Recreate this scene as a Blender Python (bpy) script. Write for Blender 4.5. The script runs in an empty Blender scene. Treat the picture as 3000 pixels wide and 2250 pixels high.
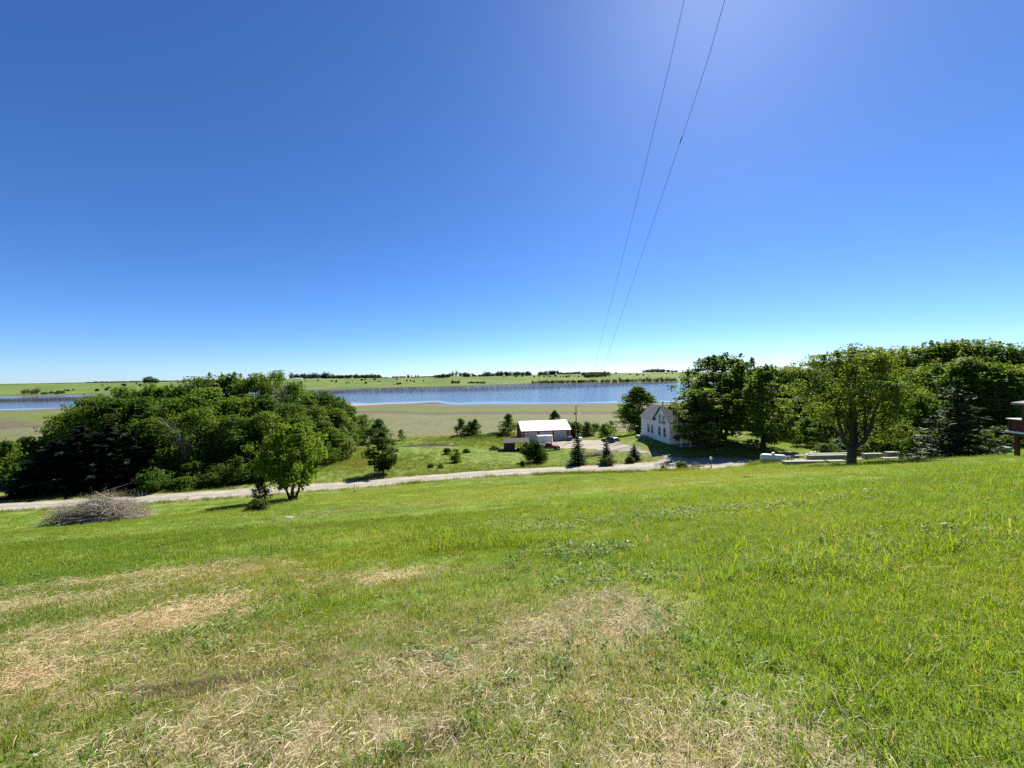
import bpy, bmesh, math, random
import numpy as np
from mathutils import Vector, Matrix

# ------------------------------------------------------------------ camera, sky, sun, exposure
scene = bpy.context.scene
EYE = 24.0                      # eye height above the lake surface (lake = z 0)
F = 1127.0                      # focal length for the 3000 px wide photograph
PITCH, ROLL = math.radians(-1.32), math.radians(-1.0)
cam_data = bpy.data.cameras.new("camera")
cam_data.sensor_width = 36.0
cam_data.lens = 36.0 * F / 3000.0
cam_data.clip_start = 0.05
cam_data.clip_end = 30000.0
cam = bpy.data.objects.new("camera", cam_data)
scene.collection.objects.link(cam)
CR = Matrix.Rotation(math.radians(90) + PITCH, 3, 'X') @ Matrix.Rotation(ROLL, 3, 'Z')
cam.matrix_world = Matrix.Translation((0, 0, EYE)) @ CR.to_4x4()
scene.camera = cam

SUN_AZ, SUN_EL = math.radians(30.0), math.radians(45.0)
world = bpy.data.worlds.new("World")
scene.world = world
world.use_nodes = True
wn = world.node_tree
bg = wn.nodes["Background"]
sky = wn.nodes.new("ShaderNodeTexSky")
sky.sky_type = 'NISHITA'
sky.sun_disc = False
sky.sun_elevation = SUN_EL
sky.sun_rotation = SUN_AZ
sky.altitude = 200
sky.air_density = 0.7
sky.dust_density = 0.2
sky.ozone_density = 10.0
hsv = wn.nodes.new("ShaderNodeHueSaturation")
hsv.inputs['Saturation'].default_value = 1.08
hsv.inputs['Hue'].default_value = 0.503
wn.links.new(sky.outputs[0], hsv.inputs['Color'])
wn.links.new(hsv.outputs[0], bg.inputs[0])
bg.inputs[1].default_value = 0.071

sun_data = bpy.data.lights.new("sun", 'SUN')
sun_data.energy = 4.8
sun_data.angle = math.radians(0.5)
sun_data.color = (1.0, 0.95, 0.86)
sun = bpy.data.objects.new("sun", sun_data)
scene.collection.objects.link(sun)
sdir = Vector((math.sin(SUN_AZ) * math.cos(SUN_EL), math.cos(SUN_AZ) * math.cos(SUN_EL), math.sin(SUN_EL)))
sun.rotation_euler = sdir.to_track_quat('Z', 'Y').to_euler()
sun.location = (40, 60, 120)

vs = scene.view_settings
vs.view_transform = 'Standard'
vs.look = 'None'
vs.exposure = 1.2
vs.gamma = 1.0
vs.use_curve_mapping = False
scene.cycles.use_denoising = False
scene.cycles.use_adaptive_sampling = False
scene.cycles.max_bounces = 8
scene.cycles.transparent_max_bounces = 8
scene.cycles.sample_clamp_indirect = 4.0

# ------------------------------------------------------------------ helpers
COL = scene.collection
CRn = np.array(CR)

def ray(px, py):
    d = CRn @ np.array(((px - 1500) / F, -(py - 1125) / F, -1.0))
    return d / d[1]

def P(px, py, Y):
    """world point at forward distance Y that the photograph shows at (px, py)"""
    d = ray(px, py)
    return np.array((d[0] * Y, Y, EYE + d[2] * Y))

def fnoise(x, y, seed=0, oct=4, base=1.0):
    """cheap smooth 2-D noise from summed sines, about -1..1"""
    r = np.random.default_rng(seed)
    out = np.zeros(np.broadcast(x, y).shape); amp = 1.0; tot = 0
    f = base
    for o in range(oct):
        for k in range(3):
            a = r.uniform(0, 2 * math.pi); ph = r.uniform(0, 2 * math.pi)
            ff = f * r.uniform(.7, 1.3)
            out = out + amp * np.sin((x * math.cos(a) + y * math.sin(a)) * ff + ph)
        tot += amp * 1.8
        amp *= .55; f *= 2.1
    return out / tot

def sstep(a, b, x):
    t = np.clip((x - a) / (b - a), 0, 1)
    return t * t * (3 - 2 * t)

# ------------------------------------------------------------------ the lie of the land
_near = [  # px, py, forward distance: ground seen in the photograph
    (0, 1488, 50), (300, 1470, 52), (600, 1451, 54), (900, 1430, 57), (1050, 1418, 58.5), (1250, 1402, 60.5), (1420, 1389, 62),
    (1800, 1371, 64.5), (2150, 1353, 62),
    (270, 1537, 36), (855, 1462, 48), (2495, 1360, 40), (2798, 1343, 38), (2962, 1337, 28), (2265, 1358, 52), (2430, 1350, 46), (2600, 1343, 46),
    (1335, 1354, 76), (1600, 1291, 110), (1530, 1293, 108), (1670, 1288, 111), (1600, 1320, 91), (1500, 1322, 92), (1692, 1360, 70), (1857, 1348, 70),
    (1790, 1297, 90), (1962, 1300, 74), (1879, 1275, 86), (2138, 1287, 80), (2075, 1333, 67), (2232, 1335, 64), (1065, 1296, 115), (1200, 1284, 117),
    (1350, 1278, 120), (1117, 1390, 65), (1900, 1330, 72), (2330, 1296, 82), (2400, 1310, 66), (800, 1400, 66), (300, 1430, 62), (0, 1455, 58)]
_pts = [P(*c) for c in _near]
_pts = [tuple(p) for p in _pts]
def _plane(x, y): return EYE - 1.6 - .25 * y + .058 * x
for x, y in [(0, 0), (-8, 5), (8, 5), (0, 10), (-20, 12), (20, 12), (0, 22), (-30, 24), (22, 24), (0, 38), (-16, 34), (16, 38), (-12, -10), (12, -10), (30, 5), (-40, 10), (34, 16), (60, 20), (60, 5)]:
    _pts.append((x, y, _plane(x, y)))
for x, y, z in [(-40, -40, 30), (60, -40, 37), (-120, 0, 14), (-120, 40, 8.6), (-140, 80, 6.4), (-100, 100, 5.6), (-60, 100, 5.3), (-200, 110, 5.6), (130, 30, 17.5), (130, -20, 26),
                (110, 70, 11.5), (80, 60, 11.6), (70, 90, 9.3), (140, 110, 9.5), (200, 60, 16), (60, 120, 6.4), (0, 130, 4.9), (-200, 40, 9), (40, 105, 7.3)]:
    _pts.append((x, y, z))
_C = np.array(_pts)
def _phi(r2): return np.where(r2 > 1e-9, .5 * r2 * np.log(np.maximum(r2, 1e-9)), 0)
def _fit():
    n = len(_C); xy = _C[:, :2] / 50.0
    d = ((xy[:, None] - xy[None]) ** 2).sum(-1)
    A = np.zeros((n + 3, n + 3)); A[:n, :n] = _phi(d) + np.eye(n) * .012
    A[:n, n] = 1; A[:n, n + 1:] = xy; A[n, :n] = 1; A[n + 1:, :n] = xy.T
    b = np.zeros(n + 3); b[:n] = _C[:, 2]
    return np.linalg.solve(A, b), xy
_W, _XY = _fit()
def _tps(x, y):
    x = np.asarray(x, float) / 50; y = np.asarray(y, float) / 50
    s = _W[-3] + _W[-2] * x + _W[-1] * y
    for w, (a, b) in zip(_W[:-3], _XY):
        s = s + w * _phi((x - a) ** 2 + (y - b) ** 2)
    return s
_SX = np.array([-9000, -900, -440, -380, -250, -135, -72, -60, -46, 0, 81, 130, 400, 900, 9000.])
_SY = np.array([330, 330, 345, 420, 430, 339, 357, 330, 315, 313, 305, 303, 292, 300, 300.])
_FX = np.array([-9000, -1200, -800, -420, -130, 60, 250, 420, 700, 1400, 9000.])
_FY = np.array([800, 770, 760, 820, 900, 985, 985, 930, 860, 900, 900.])
def shore_near(x): return np.interp(x, _SX, _SY) + 3.0 * fnoise(x, x * 0, 5, 3, .05)
def shore_far(x): return np.interp(x, _FX, _FY) + 6.0 * fnoise(x, x * 0, 6, 3, .02)
def H(x, y, fine=True):
    x = np.asarray(x, float); y = np.asarray(y, float)
    xc = np.clip(x, -230, 230); yc = np.clip(y, -45, 150)
    zn = np.clip(_tps(xc, yc), 2, 44)
    d = shore_near(x) - y
    zs = .25 + .021 * d + .000025 * np.maximum(d, 0) ** 2 * (d < 260)
    zs = np.where(d < 0, np.maximum(-2.0, .25 + .03 * d), zs)
    w = sstep(112, 150, y)
    z = zn * (1 - w) + zs * w
    d2 = y - shore_far(x)
    top = np.interp(x, [-9000, -1500, -600, 0, 400, 900, 9000], [20.5, 20.5, 21.5, 23.2, 24.4, 24.6, 23])
    roll = fnoise(x, y, 11, 3, .008)
    hill = top * sstep(-60, 520, d2) + 4.5 * roll * sstep(30, 260, d2) * (1 - .75 * sstep(420, 800, d2)) + .35 * fnoise(x, y, 12, 2, .003) * sstep(700, 1200, d2)
    hill = np.where(d2 < 0, np.maximum(-2, .2 + d2 * .03), .2 + hill - top * float(sstep(-60, 520, np.array(0.))))
    z = np.where(y > .5 * (shore_near(x) + shore_far(x)), hill, z)
    if fine:
        near = 1 - sstep(100, 170, y)
        z = z + near * (.05 * fnoise(x, y, 21, 3, .8) + .10 * fnoise(x, y, 22, 2, .22) * sstep(6, 20, y))
    return z

def G(px, py, y0=1.2, y1=330.):
    """where the sight line through a photograph pixel meets the ground"""
    d = ray(px, py)
    ys = np.concatenate([np.linspace(y0, 12, 120), np.geomspace(12.05, y1, 500)])
    gap = EYE + d[2] * ys - H(d[0] * ys, ys, False)
    k = int(np.argmax(gap < 0)) if (gap < 0).any() else len(ys) - 1
    k = max(k, 1)
    a, b = gap[k - 1], gap[k]
    t = a / (a - b) if a != b else 0
    y = ys[k - 1] + (ys[k] - ys[k - 1]) * min(max(t, 0), 1)
    return np.array((d[0] * y, y, float(H(d[0] * y, y))))

def gz(x, y): return float(H(x, y))

# ------------------------------------------------------------------ mesh plumbing
def mesh_np(name, verts, faces, mat=None, smooth=False, attrs=None):
    """faces: (n,3) or (n,4) int array, or list of lists"""
    me = bpy.data.meshes.new(name)
    verts = np.asarray(verts, np.float32)
    if isinstance(faces, np.ndarray):
        n, k = faces.shape
        me.vertices.add(len(verts)); me.vertices.foreach_set("co", verts.ravel())
        me.loops.add(n * k); me.loops.foreach_set("vertex_index", faces.astype(np.int32).ravel())
        me.polygons.add(n); me.polygons.foreach_set("loop_start", np.arange(0, n * k, k, dtype=np.int32))
        me.update(calc_edges=True)
    else:
        me.from_pydata(verts.tolist(), [], faces)
        me.update()
    if smooth: me.polygons.foreach_set("use_smooth", np.ones(len(me.polygons), bool))
    for nm, (dom, typ, arr) in (attrs or {}).items():
        a = me.attributes.new(nm, typ, dom)
        key = {'FLOAT': 'value', 'INT': 'value', 'FLOAT_VECTOR': 'vector', 'FLOAT_COLOR': 'color'}[typ]
        a.data.foreach_set(key, np.asarray(arr).ravel())
    if mat is not None: me.materials.append(mat)
    return me

def link(name, me, parent=None, loc=None):
    o = bpy.data.objects.new(name, me)
    COL.objects.link(o)
    if parent is not None: o.parent = parent
    if loc is not None: o.location = loc
    return o

def thing(name, label, cat, loc=(0, 0, 0), rz=0.0, group=None, scale=None):
    o = bpy.data.objects.new(name, None); COL.objects.link(o)
    o.empty_display_size = .3
    o.location = loc; o.rotation_euler = (0, 0, rz)
    if scale is not None: o.scale = scale
    o['label'] = label; o['category'] = cat
    if group: o['group'] = group
    return o

def tag(o, label=None, cat=None, group=None, kind=None):
    if label: o['label'] = label
    if cat: o['category'] = cat
    if group: o['group'] = group
    if kind: o['kind'] = kind
    return o

class MB:
    """collects solid shapes into one mesh"""
    def __init__(s): s.v = []; s.f = []
    def add(s, vs_, fs):
        b = len(s.v); s.v += [tuple(map(float, p)) for p in vs_]; s.f += [[i + b for i in f] for f in fs]; return s
    def box(s, x0, x1, y0, y1, z0, z1):
        return s.add([(x0, y0, z0), (x1, y0, z0), (x1, y1, z0), (x0, y1, z0), (x0, y0, z1), (x1, y0, z1), (x1, y1, z1), (x0, y1, z1)],
                     [[3, 2, 1, 0], [4, 5, 6, 7], [0, 1, 5, 4], [1, 2, 6, 5], [2, 3, 7, 6], [3, 0, 4, 7]])
    def prism(s, poly, axis, a, b):
        """poly of (u,w) extruded from a to b: axis 'x' u=y w=z, 'y' u=x w=z, 'z' u=x w=y"""
        n = len(poly)
        def mk(u, w, t): return {'x': (t, u, w), 'y': (u, t, w), 'z': (u, w, t)}[axis]
        s.add([mk(u, w, a) for u, w in poly] + [mk(u, w, b) for u, w in poly],
              [list(range(n))[::-1], [i + n for i in range(n)]] + [[i, (i + 1) % n, (i + 1) % n + n, i + n] for i in range(n)])
        return s
    def slab(s, quad, th):
        """thick sheet under four corner points"""
        q = [Vector(p) for p in quad]
        n = (q[1] - q[0]).cross(q[3] - q[0]).normalized() * th
        lo = [p - n for p in q]
        return s.add([*q, *lo], [[0, 1, 2, 3], [7, 6, 5, 4], [0, 4, 5, 1], [1, 5, 6, 2], [2, 6, 7, 3], [3, 7, 4, 0]])
    def tube(s, pts, radii, n=6, cap=True):
        pts = [Vector(p) for p in pts]
        if not hasattr(radii, '__len__'): radii = [radii] * len(pts)
        rings = []
        for i, p in enumerate(pts):
            d = (pts[min(i + 1, len(pts) - 1)] - pts[max(i - 1, 0)]).normalized()
            a = d.orthogonal().normalized() if i == 0 else (a - d * a.dot(d)).normalized()
            b = d.cross(a)
            rings.append([p + (a * math.cos(t) + b * math.sin(t)) * radii[i] for t in [2 * math.pi * k / n for k in range(n)]])
        vs_ = [v for r in rings for v in r]; fs = []
        for i in range(len(pts) - 1):
            for k in range(n):
                fs.append([i * n + k, i * n + (k + 1) % n, (i + 1) * n + (k + 1) % n, (i + 1) * n + k])
        if cap: fs += [list(range(n))[::-1], [(len(pts) - 1) * n + k for k in range(n)]]
        return s.add(vs_, fs)
    def lathe(s, prof, n=12, c=(0, 0, 0), axis='z'):
        vs_ = []
        for r, z in prof:
            for k in range(n):
                t = 2 * math.pi * k / n
                p = (r * math.cos(t), r * math.sin(t), z)
                if axis == 'x': p = (p[2], p[0], p[1])
                if axis == 'y': p = (p[0], p[2], p[1])
                vs_.append((p[0] + c[0], p[1] + c[1], p[2] + c[2]))
        m = len(prof); fs = []
        for i in range(m - 1):
            for k in range(n):
                fs.append([i * n + k, i * n + (k + 1) % n, (i + 1) * n + (k + 1) % n, (i + 1) * n + k])
        fs += [list(range(n))[::-1], [(m - 1) * n + k for k in range(n)]]
        return s.add(vs_, fs)
    def build(s, name, mat, parent=None, bevel=0, smooth=False, loc=None):
        me = bpy.data.meshes.new(name); me.from_pydata(s.v, [], s.f); me.update()
        bm = bmesh.new(); bm.from_mesh(me)
        bmesh.ops.recalc_face_normals(bm, faces=bm.faces)
        if bevel:
            bmesh.ops.bevel(bm, geom=bm.edges[:], offset=bevel, segments=2, affect='EDGES', profile=.6, clamp_overlap=True)
        bm.to_mesh(me); bm.free()
        if smooth:
            me.polygons.foreach_set("use_smooth", np.ones(len(me.polygons), bool))
            try: me.set_sharp_from_angle(angle=math.radians(40))
            except Exception: pass
        me.materials.append(mat)
        return link(name, me, parent, loc)

# ------------------------------------------------------------------ materials
MATS = {}
class NT:
    """tiny node-tree writer"""
    def __init__(s, name):
        s.m = bpy.data.materials.new(name); s.m.use_nodes = True
        s.t = s.m.node_tree; s.b = s.t.nodes["Principled BSDF"]; s.out = s.t.nodes["Material Output"]
    def n(s, typ, **kw):
        nd = s.t.nodes.new(typ)
        for k, v in kw.items():
            if k in ('ins',):
                for kk, vv in v.items(): s.put(nd, kk, vv)
            else: setattr(nd, k, v)
        return nd
    def put(s, nd, key, val):
        sock = nd.inputs[key]
        if hasattr(val, 'is_output') or isinstance(val, bpy.types.NodeSocket): s.t.links.new(val, sock)
        elif hasattr(val, 'outputs'): s.t.links.new(val.outputs[0], sock)
        else: sock.default_value = val
    def noise(s, scale, detail=4, rough=.55, vec=None, dist=0):
        nd = s.n("ShaderNodeTexNoise"); nd.inputs['Scale'].default_value = scale; nd.inputs['Detail'].default_value = detail
        nd.inputs['Roughness'].default_value = rough; nd.inputs['Distortion'].default_value = dist
        if vec is not None: s.put(nd, 'Vector', vec)
        return nd.outputs['Fac']
    def mix(s, fac, a, b, mode='MIX'):
        nd = s.n("ShaderNodeMix", data_type='RGBA', blend_type=mode)
        s.put(nd, 0, fac); s.put(nd, 6, a); s.put(nd, 7, b)
        return nd.outputs[2]
    def ramp(s, fac, stops, interp='LINEAR'):
        nd = s.n("ShaderNodeValToRGB"); nd.color_ramp.interpolation = interp
        e = nd.color_ramp.elements
        while len(e) < len(stops): e.new(.5)
        for el, (p, c) in zip(e, stops):
            el.position = p; el.color = c if len(c) == 4 else (*c, 1)
        s.put(nd, 0, fac); return nd.outputs[0]
    def sm(s, fac, a, b):
        nd = s.n("ShaderNodeMapRange", interpolation_type='SMOOTHSTEP')
        s.put(nd, 0, fac); nd.inputs[1].default_value = a; nd.inputs[2].default_value = b
        return nd.outputs[0]
    def math(s, op, a, b=0.0):
        nd = s.n("ShaderNodeMath", operation=op); s.put(nd, 0, a); s.put(nd, 1, b); return nd.outputs[0]
    def attr(s, name, out='Fac'):
        nd = s.n("ShaderNodeAttribute", attribute_name=name); return nd.outputs[out]
    def pos(s, scale=None):
        g = s.n("ShaderNodeNewGeometry").outputs['Position']
        if scale is None: return g
        nd = s.n("ShaderNodeVectorMath", operation='MULTIPLY'); s.put(nd, 0, g); nd.inputs[1].default_value = scale
        return nd.outputs[0]
    def bump(s, h, strength=.3, dist=.02):
        nd = s.n("ShaderNodeBump"); nd.inputs['Strength'].default_value = strength; nd.inputs['Distance'].default_value = dist
        s.put(nd, 'Height', h); s.t.links.new(nd.outputs[0], s.b.inputs['Normal']); return nd
    def set(s, **kw):
        for k, v in kw.items(): s.put(s.b, {'color': 'Base Color', 'rough': 'Roughness', 'metal': 'Metallic', 'spec': 'Specular IOR Level'}.get(k, k), v)
        return s

def C4(c): return (*c, 1.0) if len(c) == 3 else c

def plain(name, col, rough=.6, var=.15, scale=3.0, metal=0.0, spec=.4, bump=0.0, dirt=None):
    """a weathered plain material: base colour with uneven tone, a little dirt and relief"""
    if name in MATS: return MATS[name]
    t = NT(name)
    tc = t.n("ShaderNodeTexCoord").outputs['Object']
    n1 = t.noise(scale, 5, .6, tc); n2 = t.noise(scale * 6, 3, .6, tc)
    c = t.mix(t.math('MULTIPLY', n1, 1.0), C4([x * (1 - var) for x in col]), C4([min(1, x * (1 + var)) for x in col]))
    if dirt: c = t.mix(t.sm(n2, .52, .75), c, C4(dirt))
    t.set(color=c, rough=rough, metal=metal, spec=spec)
    if bump: t.bump(n2, bump, .01)
    MATS[name] = t.m
    return t.m

def leaf_material(name, trans=.62, gloss=.6, yellow=(1.25, 1.12, .5), spread=.45, tint=None):
    t = NT(name)
    oc = t.n("ShaderNodeObjectInfo").outputs['Color'] if tint is None else None
    base = oc if tint is None else None
    r = t.attr('rnd')
    if base is None:
        rgb = t.n("ShaderNodeRGB"); rgb.outputs[0].default_value = C4(tint); base = rgb.outputs[0]
    dark = t.mix(1.0, base, (.62, .68, .6, 1), 'MULTIPLY')
    light = t.mix(1.0, base, (1 + spread, 1 + spread * .85, 1.05, 1), 'MULTIPLY')
    col = t.mix(r, dark, light)
    tr = t.n("ShaderNodeBsdfTranslucent"); t.put(tr, 'Color', t.mix(1.0, col, C4(yellow), 'MULTIPLY'))
    t.set(color=col, rough=gloss, spec=.14)
    mx = t.n("ShaderNodeMixShader"); mx.inputs[0].default_value = trans
    t.t.links.new(t.b.outputs[0], mx.inputs[1]); t.t.links.new(tr.outputs[0], mx.inputs[2]); t.t.links.new(mx.outputs[0], t.out.inputs[0])
    MATS[name] = t.m
    return t.m

M_LEAF = leaf_material("leaves")
M_NEEDLE = leaf_material("needles", trans=.2, gloss=.6, spread=.35)
def bark_material(name, a, b):
    t = NT(name)
    tc = t.n("ShaderNodeTexCoord").outputs['Object']
    mp = t.n("ShaderNodeMapping"); mp.inputs['Scale'].default_value = (9, 9, 1.6); t.put(mp, 0, tc)
    n = t.noise(2.0, 6, .65, mp.outputs[0])
    t.set(color=t.mix(t.sm(n, .35, .65), C4(a), C4(b)), rough=.9, spec=.2); t.bump(n, .7, .04)
    MATS[name] = t.m; return t.m
M_BARK = bark_material("bark", (.035, .028, .022), (.11, .09, .07))
M_BARK_GREY = bark_material("grey_bark", (.07, .062, .055), (.20, .185, .17))

# ------------------------------------------------------------------ where the lawn is dry, strawy, weedy or long
_e = np.array([G(*p) for p in [(0, 1745), (250, 1715), (520, 1668), (700, 1640), (900, 1668), (1150, 1690), (1400, 1672), (1600, 1690), (1780, 1740), (1950, 1760)]])
_e = _e[np.argsort(_e[:, 0])]
_r = np.array([G(*p) for p in [(2040, 2250), (2120, 2000), (2060, 1900), (1960, 1800), (1930, 1720)]]); _r = _r[np.argsort(_r[:, 1])]
def ell(x, y, c, rx, ry, ang=0.0):
    ca, sa = math.cos(ang), math.sin(ang); dx, dy = x - c[0], y - c[1]
    q = ((dx * ca + dy * sa) / rx) ** 2 + ((-dx * sa + dy * ca) / ry) ** 2
    return np.exp(-q * 1.2)
def pxell(lst):
    return [(G(px, py), rx, ry, a, s) for px, py, rx, ry, a, s in lst]
def blobs(x, y, lst):
    out = np.zeros(np.broadcast(x, y).shape)
    for c, rx, ry, a, s in lst: out = np.maximum(out, s * ell(x, y, c, rx, ry, a))
    return out
DRY = pxell([(1110, 1490, 5, 1.6, .15, .8), (1330, 1462, 4, 1.2, .1, .55), (980, 1500, 5, 1.6, .2, .6), (820, 1530, 4, 1.2, .2, .4), (1900, 1420, 6, 1.2, 0, .5), (2050, 1405, 5, 1.0, 0, .5),
             (1150, 1700, 1.0, .5, .2, .8), (300, 1705, 2.6, .35, .3, .9), (560, 1790, 1.6, .30, .35, 1)])
STRAW = pxell([(560, 1785, 1.5, .28, .45, 1), (420, 1840, 1.0, .3, .4, .8), (300, 1705, 2.2, .22, .3, .9), (640, 1690, 1.0, .2, .4, .8), (1150, 1690, .6, .3, .5, .8), (1790, 1790, .5, .45, .3, 1), (1860, 1850, .55, .3, .9, 1),
               (1600, 1860, .5, .3, .2, .7), (540, 2170, .5, .3, .3, 1), (620, 2110, .4, .2, .3, .8), (900, 2200, .5, .25, .2, 1), (60, 1990, .8, .35, .3, .9), (150, 1900, .6, .3, .4, .6), (2150, 2180, .7, .3, .4, .9), (1500, 2080, .4, .3, 0, .5),
               (2350, 2230, .5, .25, .3, .7), (1300, 1960, .5, .3, 0, .5), (100, 1770, 1.2, .3, .3, .7), (700, 2240, .4, .2, .2, .8)])
SOIL = pxell([(640, 2000, .5, .2, .2, .8), (560, 1985, .35, .18, 0, .7), (420, 2030, .5, .3, .2, .6), (1260, 1970, .3, .2, 0, .9), (1290, 2180, .25, .15, 0, .7), (30, 2140, .3, .25, 0, .8), (930, 1920, .4, .2, .2, .6), (1200, 1850, .4, .2, 0, .5),
              (1560, 2010, .25, .15, 0, .6), (2060, 1800, .35, .2, 0, .7)])
WEED = pxell([(1830, 1690, .8, .55, 0, 1), (1700, 1620, .9, .5, .1, .8), (1900, 1520, 4.0, 1.0, .1, 1), (2150, 1495, 4.5, 1.1, .15, 1), (2380, 1470, 3, .8, .1, .8), (2330, 1660, .8, .35, .1, .7), (2620, 1590, 1.6, .6, 0, .45), (1690, 1520, 2.5, .7, 0, .6),
              (520, 1870, .9, .4, .2, .5), (700, 1900, .6, .3, .2, .5), (1290, 1930, .4, .25, 0, .7)])
LONG = pxell([(2380, 1690, .9, .35, .1, 1), (2650, 1620, 1.5, .6, .1, .7), (2850, 1560, 3, 1.2, 0, .5), (1420, 1600, 1.4, .5, 0, .6), (1300, 1580, 1.6, .5, 0, .5)])
def f_dry(x, y):
    nz = fnoise(x, y, 41, 3, 1.3)
    ye = np.interp(x, _e[:, 0], _e[:, 1]); xe = np.interp(y, _r[:, 1], _r[:, 0])
    d = sstep(.9, -.9, y - ye + .9 * nz) * sstep(.5, -.5, x - xe + .4 * nz)
    return np.clip(np.maximum(d * np.clip(.62 + .75 * fnoise(x, y, 42, 3, 1.6), .12, 1), blobs(x, y, DRY) * (1 + .5 * nz)), 0, 1)
def f_straw(x, y): return np.clip(blobs(x, y, STRAW) * (1.05 + .5 * fnoise(x, y, 43, 3, 4.)), 0, 1)
def f_soil(x, y): return np.clip(blobs(x, y, SOIL) * (1 + .8 * fnoise(x, y, 44, 3, 5.)), 0, 1)
def f_weed(x, y): return np.clip(blobs(x, y, WEED) * (1 + .7 * fnoise(x, y, 45, 3, 2.5)), 0, 1)
def f_long(x, y):
    lush = sstep(-.3, .9, x - np.interp(y, _r[:, 1], _r[:, 0])) * (1 - sstep(9, 26, y))
    return np.clip(np.maximum(lush * (.55 + .3 * fnoise(x, y, 46, 2, 1.1)), blobs(x, y, LONG)), 0, 1)

# ------------------------------------------------------------------ road and yard outlines (on the ground)
_rpx = [(-900, 1535, 1560), (-400, 1505, 1528), (0, 1476, 1499), (300, 1458, 1482), (600, 1439, 1463), (900, 1419, 1442), (1050, 1407, 1430), (1250, 1392, 1412), (1420, 1379, 1398), (1600, 1368, 1390), (1800, 1359, 1383),
        (1920, 1352, 1379), (2020, 1343, 1377), (2100, 1338, 1374), (2170, 1339, 1367), (2230, 1346, 1358)]
def _roadpt(px, py):
    if 0 <= px: return G(px, py, 20)
    a = G(0, 1476 if py % 2 else 1499, 20)
    return a
ROAD_FAR = [G(p[0], p[1], 25) for p in _rpx[2:]]; ROAD_NEAR = [G(p[0], p[2], 25) for p in _rpx[2:]]
def _ext(lst):
    d = lst[0] - lst[2]; d = d / np.linalg.norm(d[:2]); e = lst[0] + d * 70
    return [np.array((e[0], e[1], 0))] + lst
ROAD_FAR, ROAD_NEAR = _ext(ROAD_FAR), _ext(ROAD_NEAR)
ROAD_POLY = np.array([p[:2] for p in ROAD_FAR] + [p[:2] for p in ROAD_NEAR[::-1]])
YARD_POLY = np.array([G(px, py, 25)[:2] for px, py in
    [(2040, 1346), (2000, 1341), (1960, 1337), (1919, 1327), (1866, 1314), (1815, 1298), (1800, 1286), (1772, 1288), (1700, 1290), (1672, 1292), (1600, 1294), (1552, 1297),
     (1558, 1310), (1600, 1312), (1640, 1313), (1700, 1314), (1755, 1320), (1839, 1323), (1895, 1329), (1932, 1337), (1938, 1345), (1925, 1353), (1915, 1360), (2020, 1356)]])
def inpoly(x, y, poly):
    x = np.asarray(x, float); y = np.asarray(y, float)
    c = np.zeros(np.broadcast(x, y).shape, bool); n = len(poly)
    for i in range(n):
        x0, y0 = poly[i]; x1, y1 = poly[i - 1]
        if y0 == y1: continue
        t = ((y0 > y) != (y1 > y)) & (x < (x1 - x0) * (y - y0) / (y1 - y0) + x0)
        c ^= t
    return c
def wob(x, y, a=.35): return x + a * fnoise(x, y, 61, 3, 1.7), y + a * fnoise(x, y, 62, 3, 1.7)
def on_gravel(x, y, a=.35):
    xx, yy = wob(x, y, a)
    return inpoly(xx, yy, ROAD_POLY) | inpoly(xx, yy, YARD_POLY)

# ------------------------------------------------------------------ ground sheet
def spaced(lo, hi, step, far_lo, far_hi, g=1.09):
    mid = np.arange(lo, hi + 1e-6, step); a = []; s = step; v = hi
    while v < far_hi: s *= g; v += s; a.append(v)
    b = []; s = step; v = lo
    while v > far_lo: s *= g; v -= s; b.append(v)
    return np.array(b[::-1] + list(mid) + a)
gx = spaced(-95, 95, .7, -9000, 9000, 1.07)
gy = np.concatenate([np.arange(-40, -4, 2.), np.arange(-4, 14, .3), np.arange(14, 128, .6), np.geomspace(128.5, 420, 150), np.geomspace(424, 700, 18), np.geomspace(710, 1700, 130), np.geomspace(1760, 12000, 34)])
X, Y = np.meshgrid(gx, gy)
Z = H(X, Y)
Z = Z - np.where(on_gravel(X, Y, .2), .06, 0)
nx, ny = len(gx), len(gy)
idx = np.arange(nx * ny).reshape(ny, nx)
faces = np.stack([idx[:-1, :-1], idx[:-1, 1:], idx[1:, 1:], idx[1:, :-1]], -1).reshape(-1, 4)
xf, yf = X.ravel(), Y.ravel()
YB = lambda x: np.interp(x, [-300, -120, -40, -14, 2, 40, 90, 300], [122, 120, 116, 121, 122, 121, 124, 130])
w_field = sstep(-1.2, 1.2, yf - YB(xf) + 1.5 * fnoise(xf, yf, 71, 3, .25))
w_far = (yf > .5 * (shore_near(xf) + shore_far(xf))).astype(float)
near = yf < 70
att = {}
for nm, fn in (('dry', f_dry), ('straw', f_straw), ('soil', f_soil), ('lush', f_long)):
    a = np.zeros(len(xf)); a[near] = fn(xf[near], yf[near]); att[nm] = ('POINT', 'FLOAT', a)
def near_road(x, y):
    o = np.zeros(len(x), bool)
    for r in (1.2, ):
        for k in range(8):
            o |= inpoly(x + r * math.cos(k * .785), y + r * math.sin(k * .785), ROAD_POLY) | inpoly(x + r * math.cos(k * .785), y + r * math.sin(k * .785), YARD_POLY)
    return o
verge = np.zeros(len(xf)); sel = (np.abs(xf) < 130) & (yf > 35) & (yf < 120); verge[sel] = near_road(xf[sel], yf[sel])
beyond = np.zeros(len(xf)); 
_rm = np.array([(a + b) / 2 for a, b in zip(ROAD_FAR, ROAD_NEAR)])[:, :2]
_rm = _rm[np.argsort(_rm[:, 0])]
beyond = sstep(-1, 1, yf - np.interp(xf, _rm[:, 0], _rm[:, 1]))
att['field'] = ('POINT', 'FLOAT', w_field); att['far'] = ('POINT', 'FLOAT', w_far); att['verge'] = ('POINT', 'FLOAT', verge)
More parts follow.
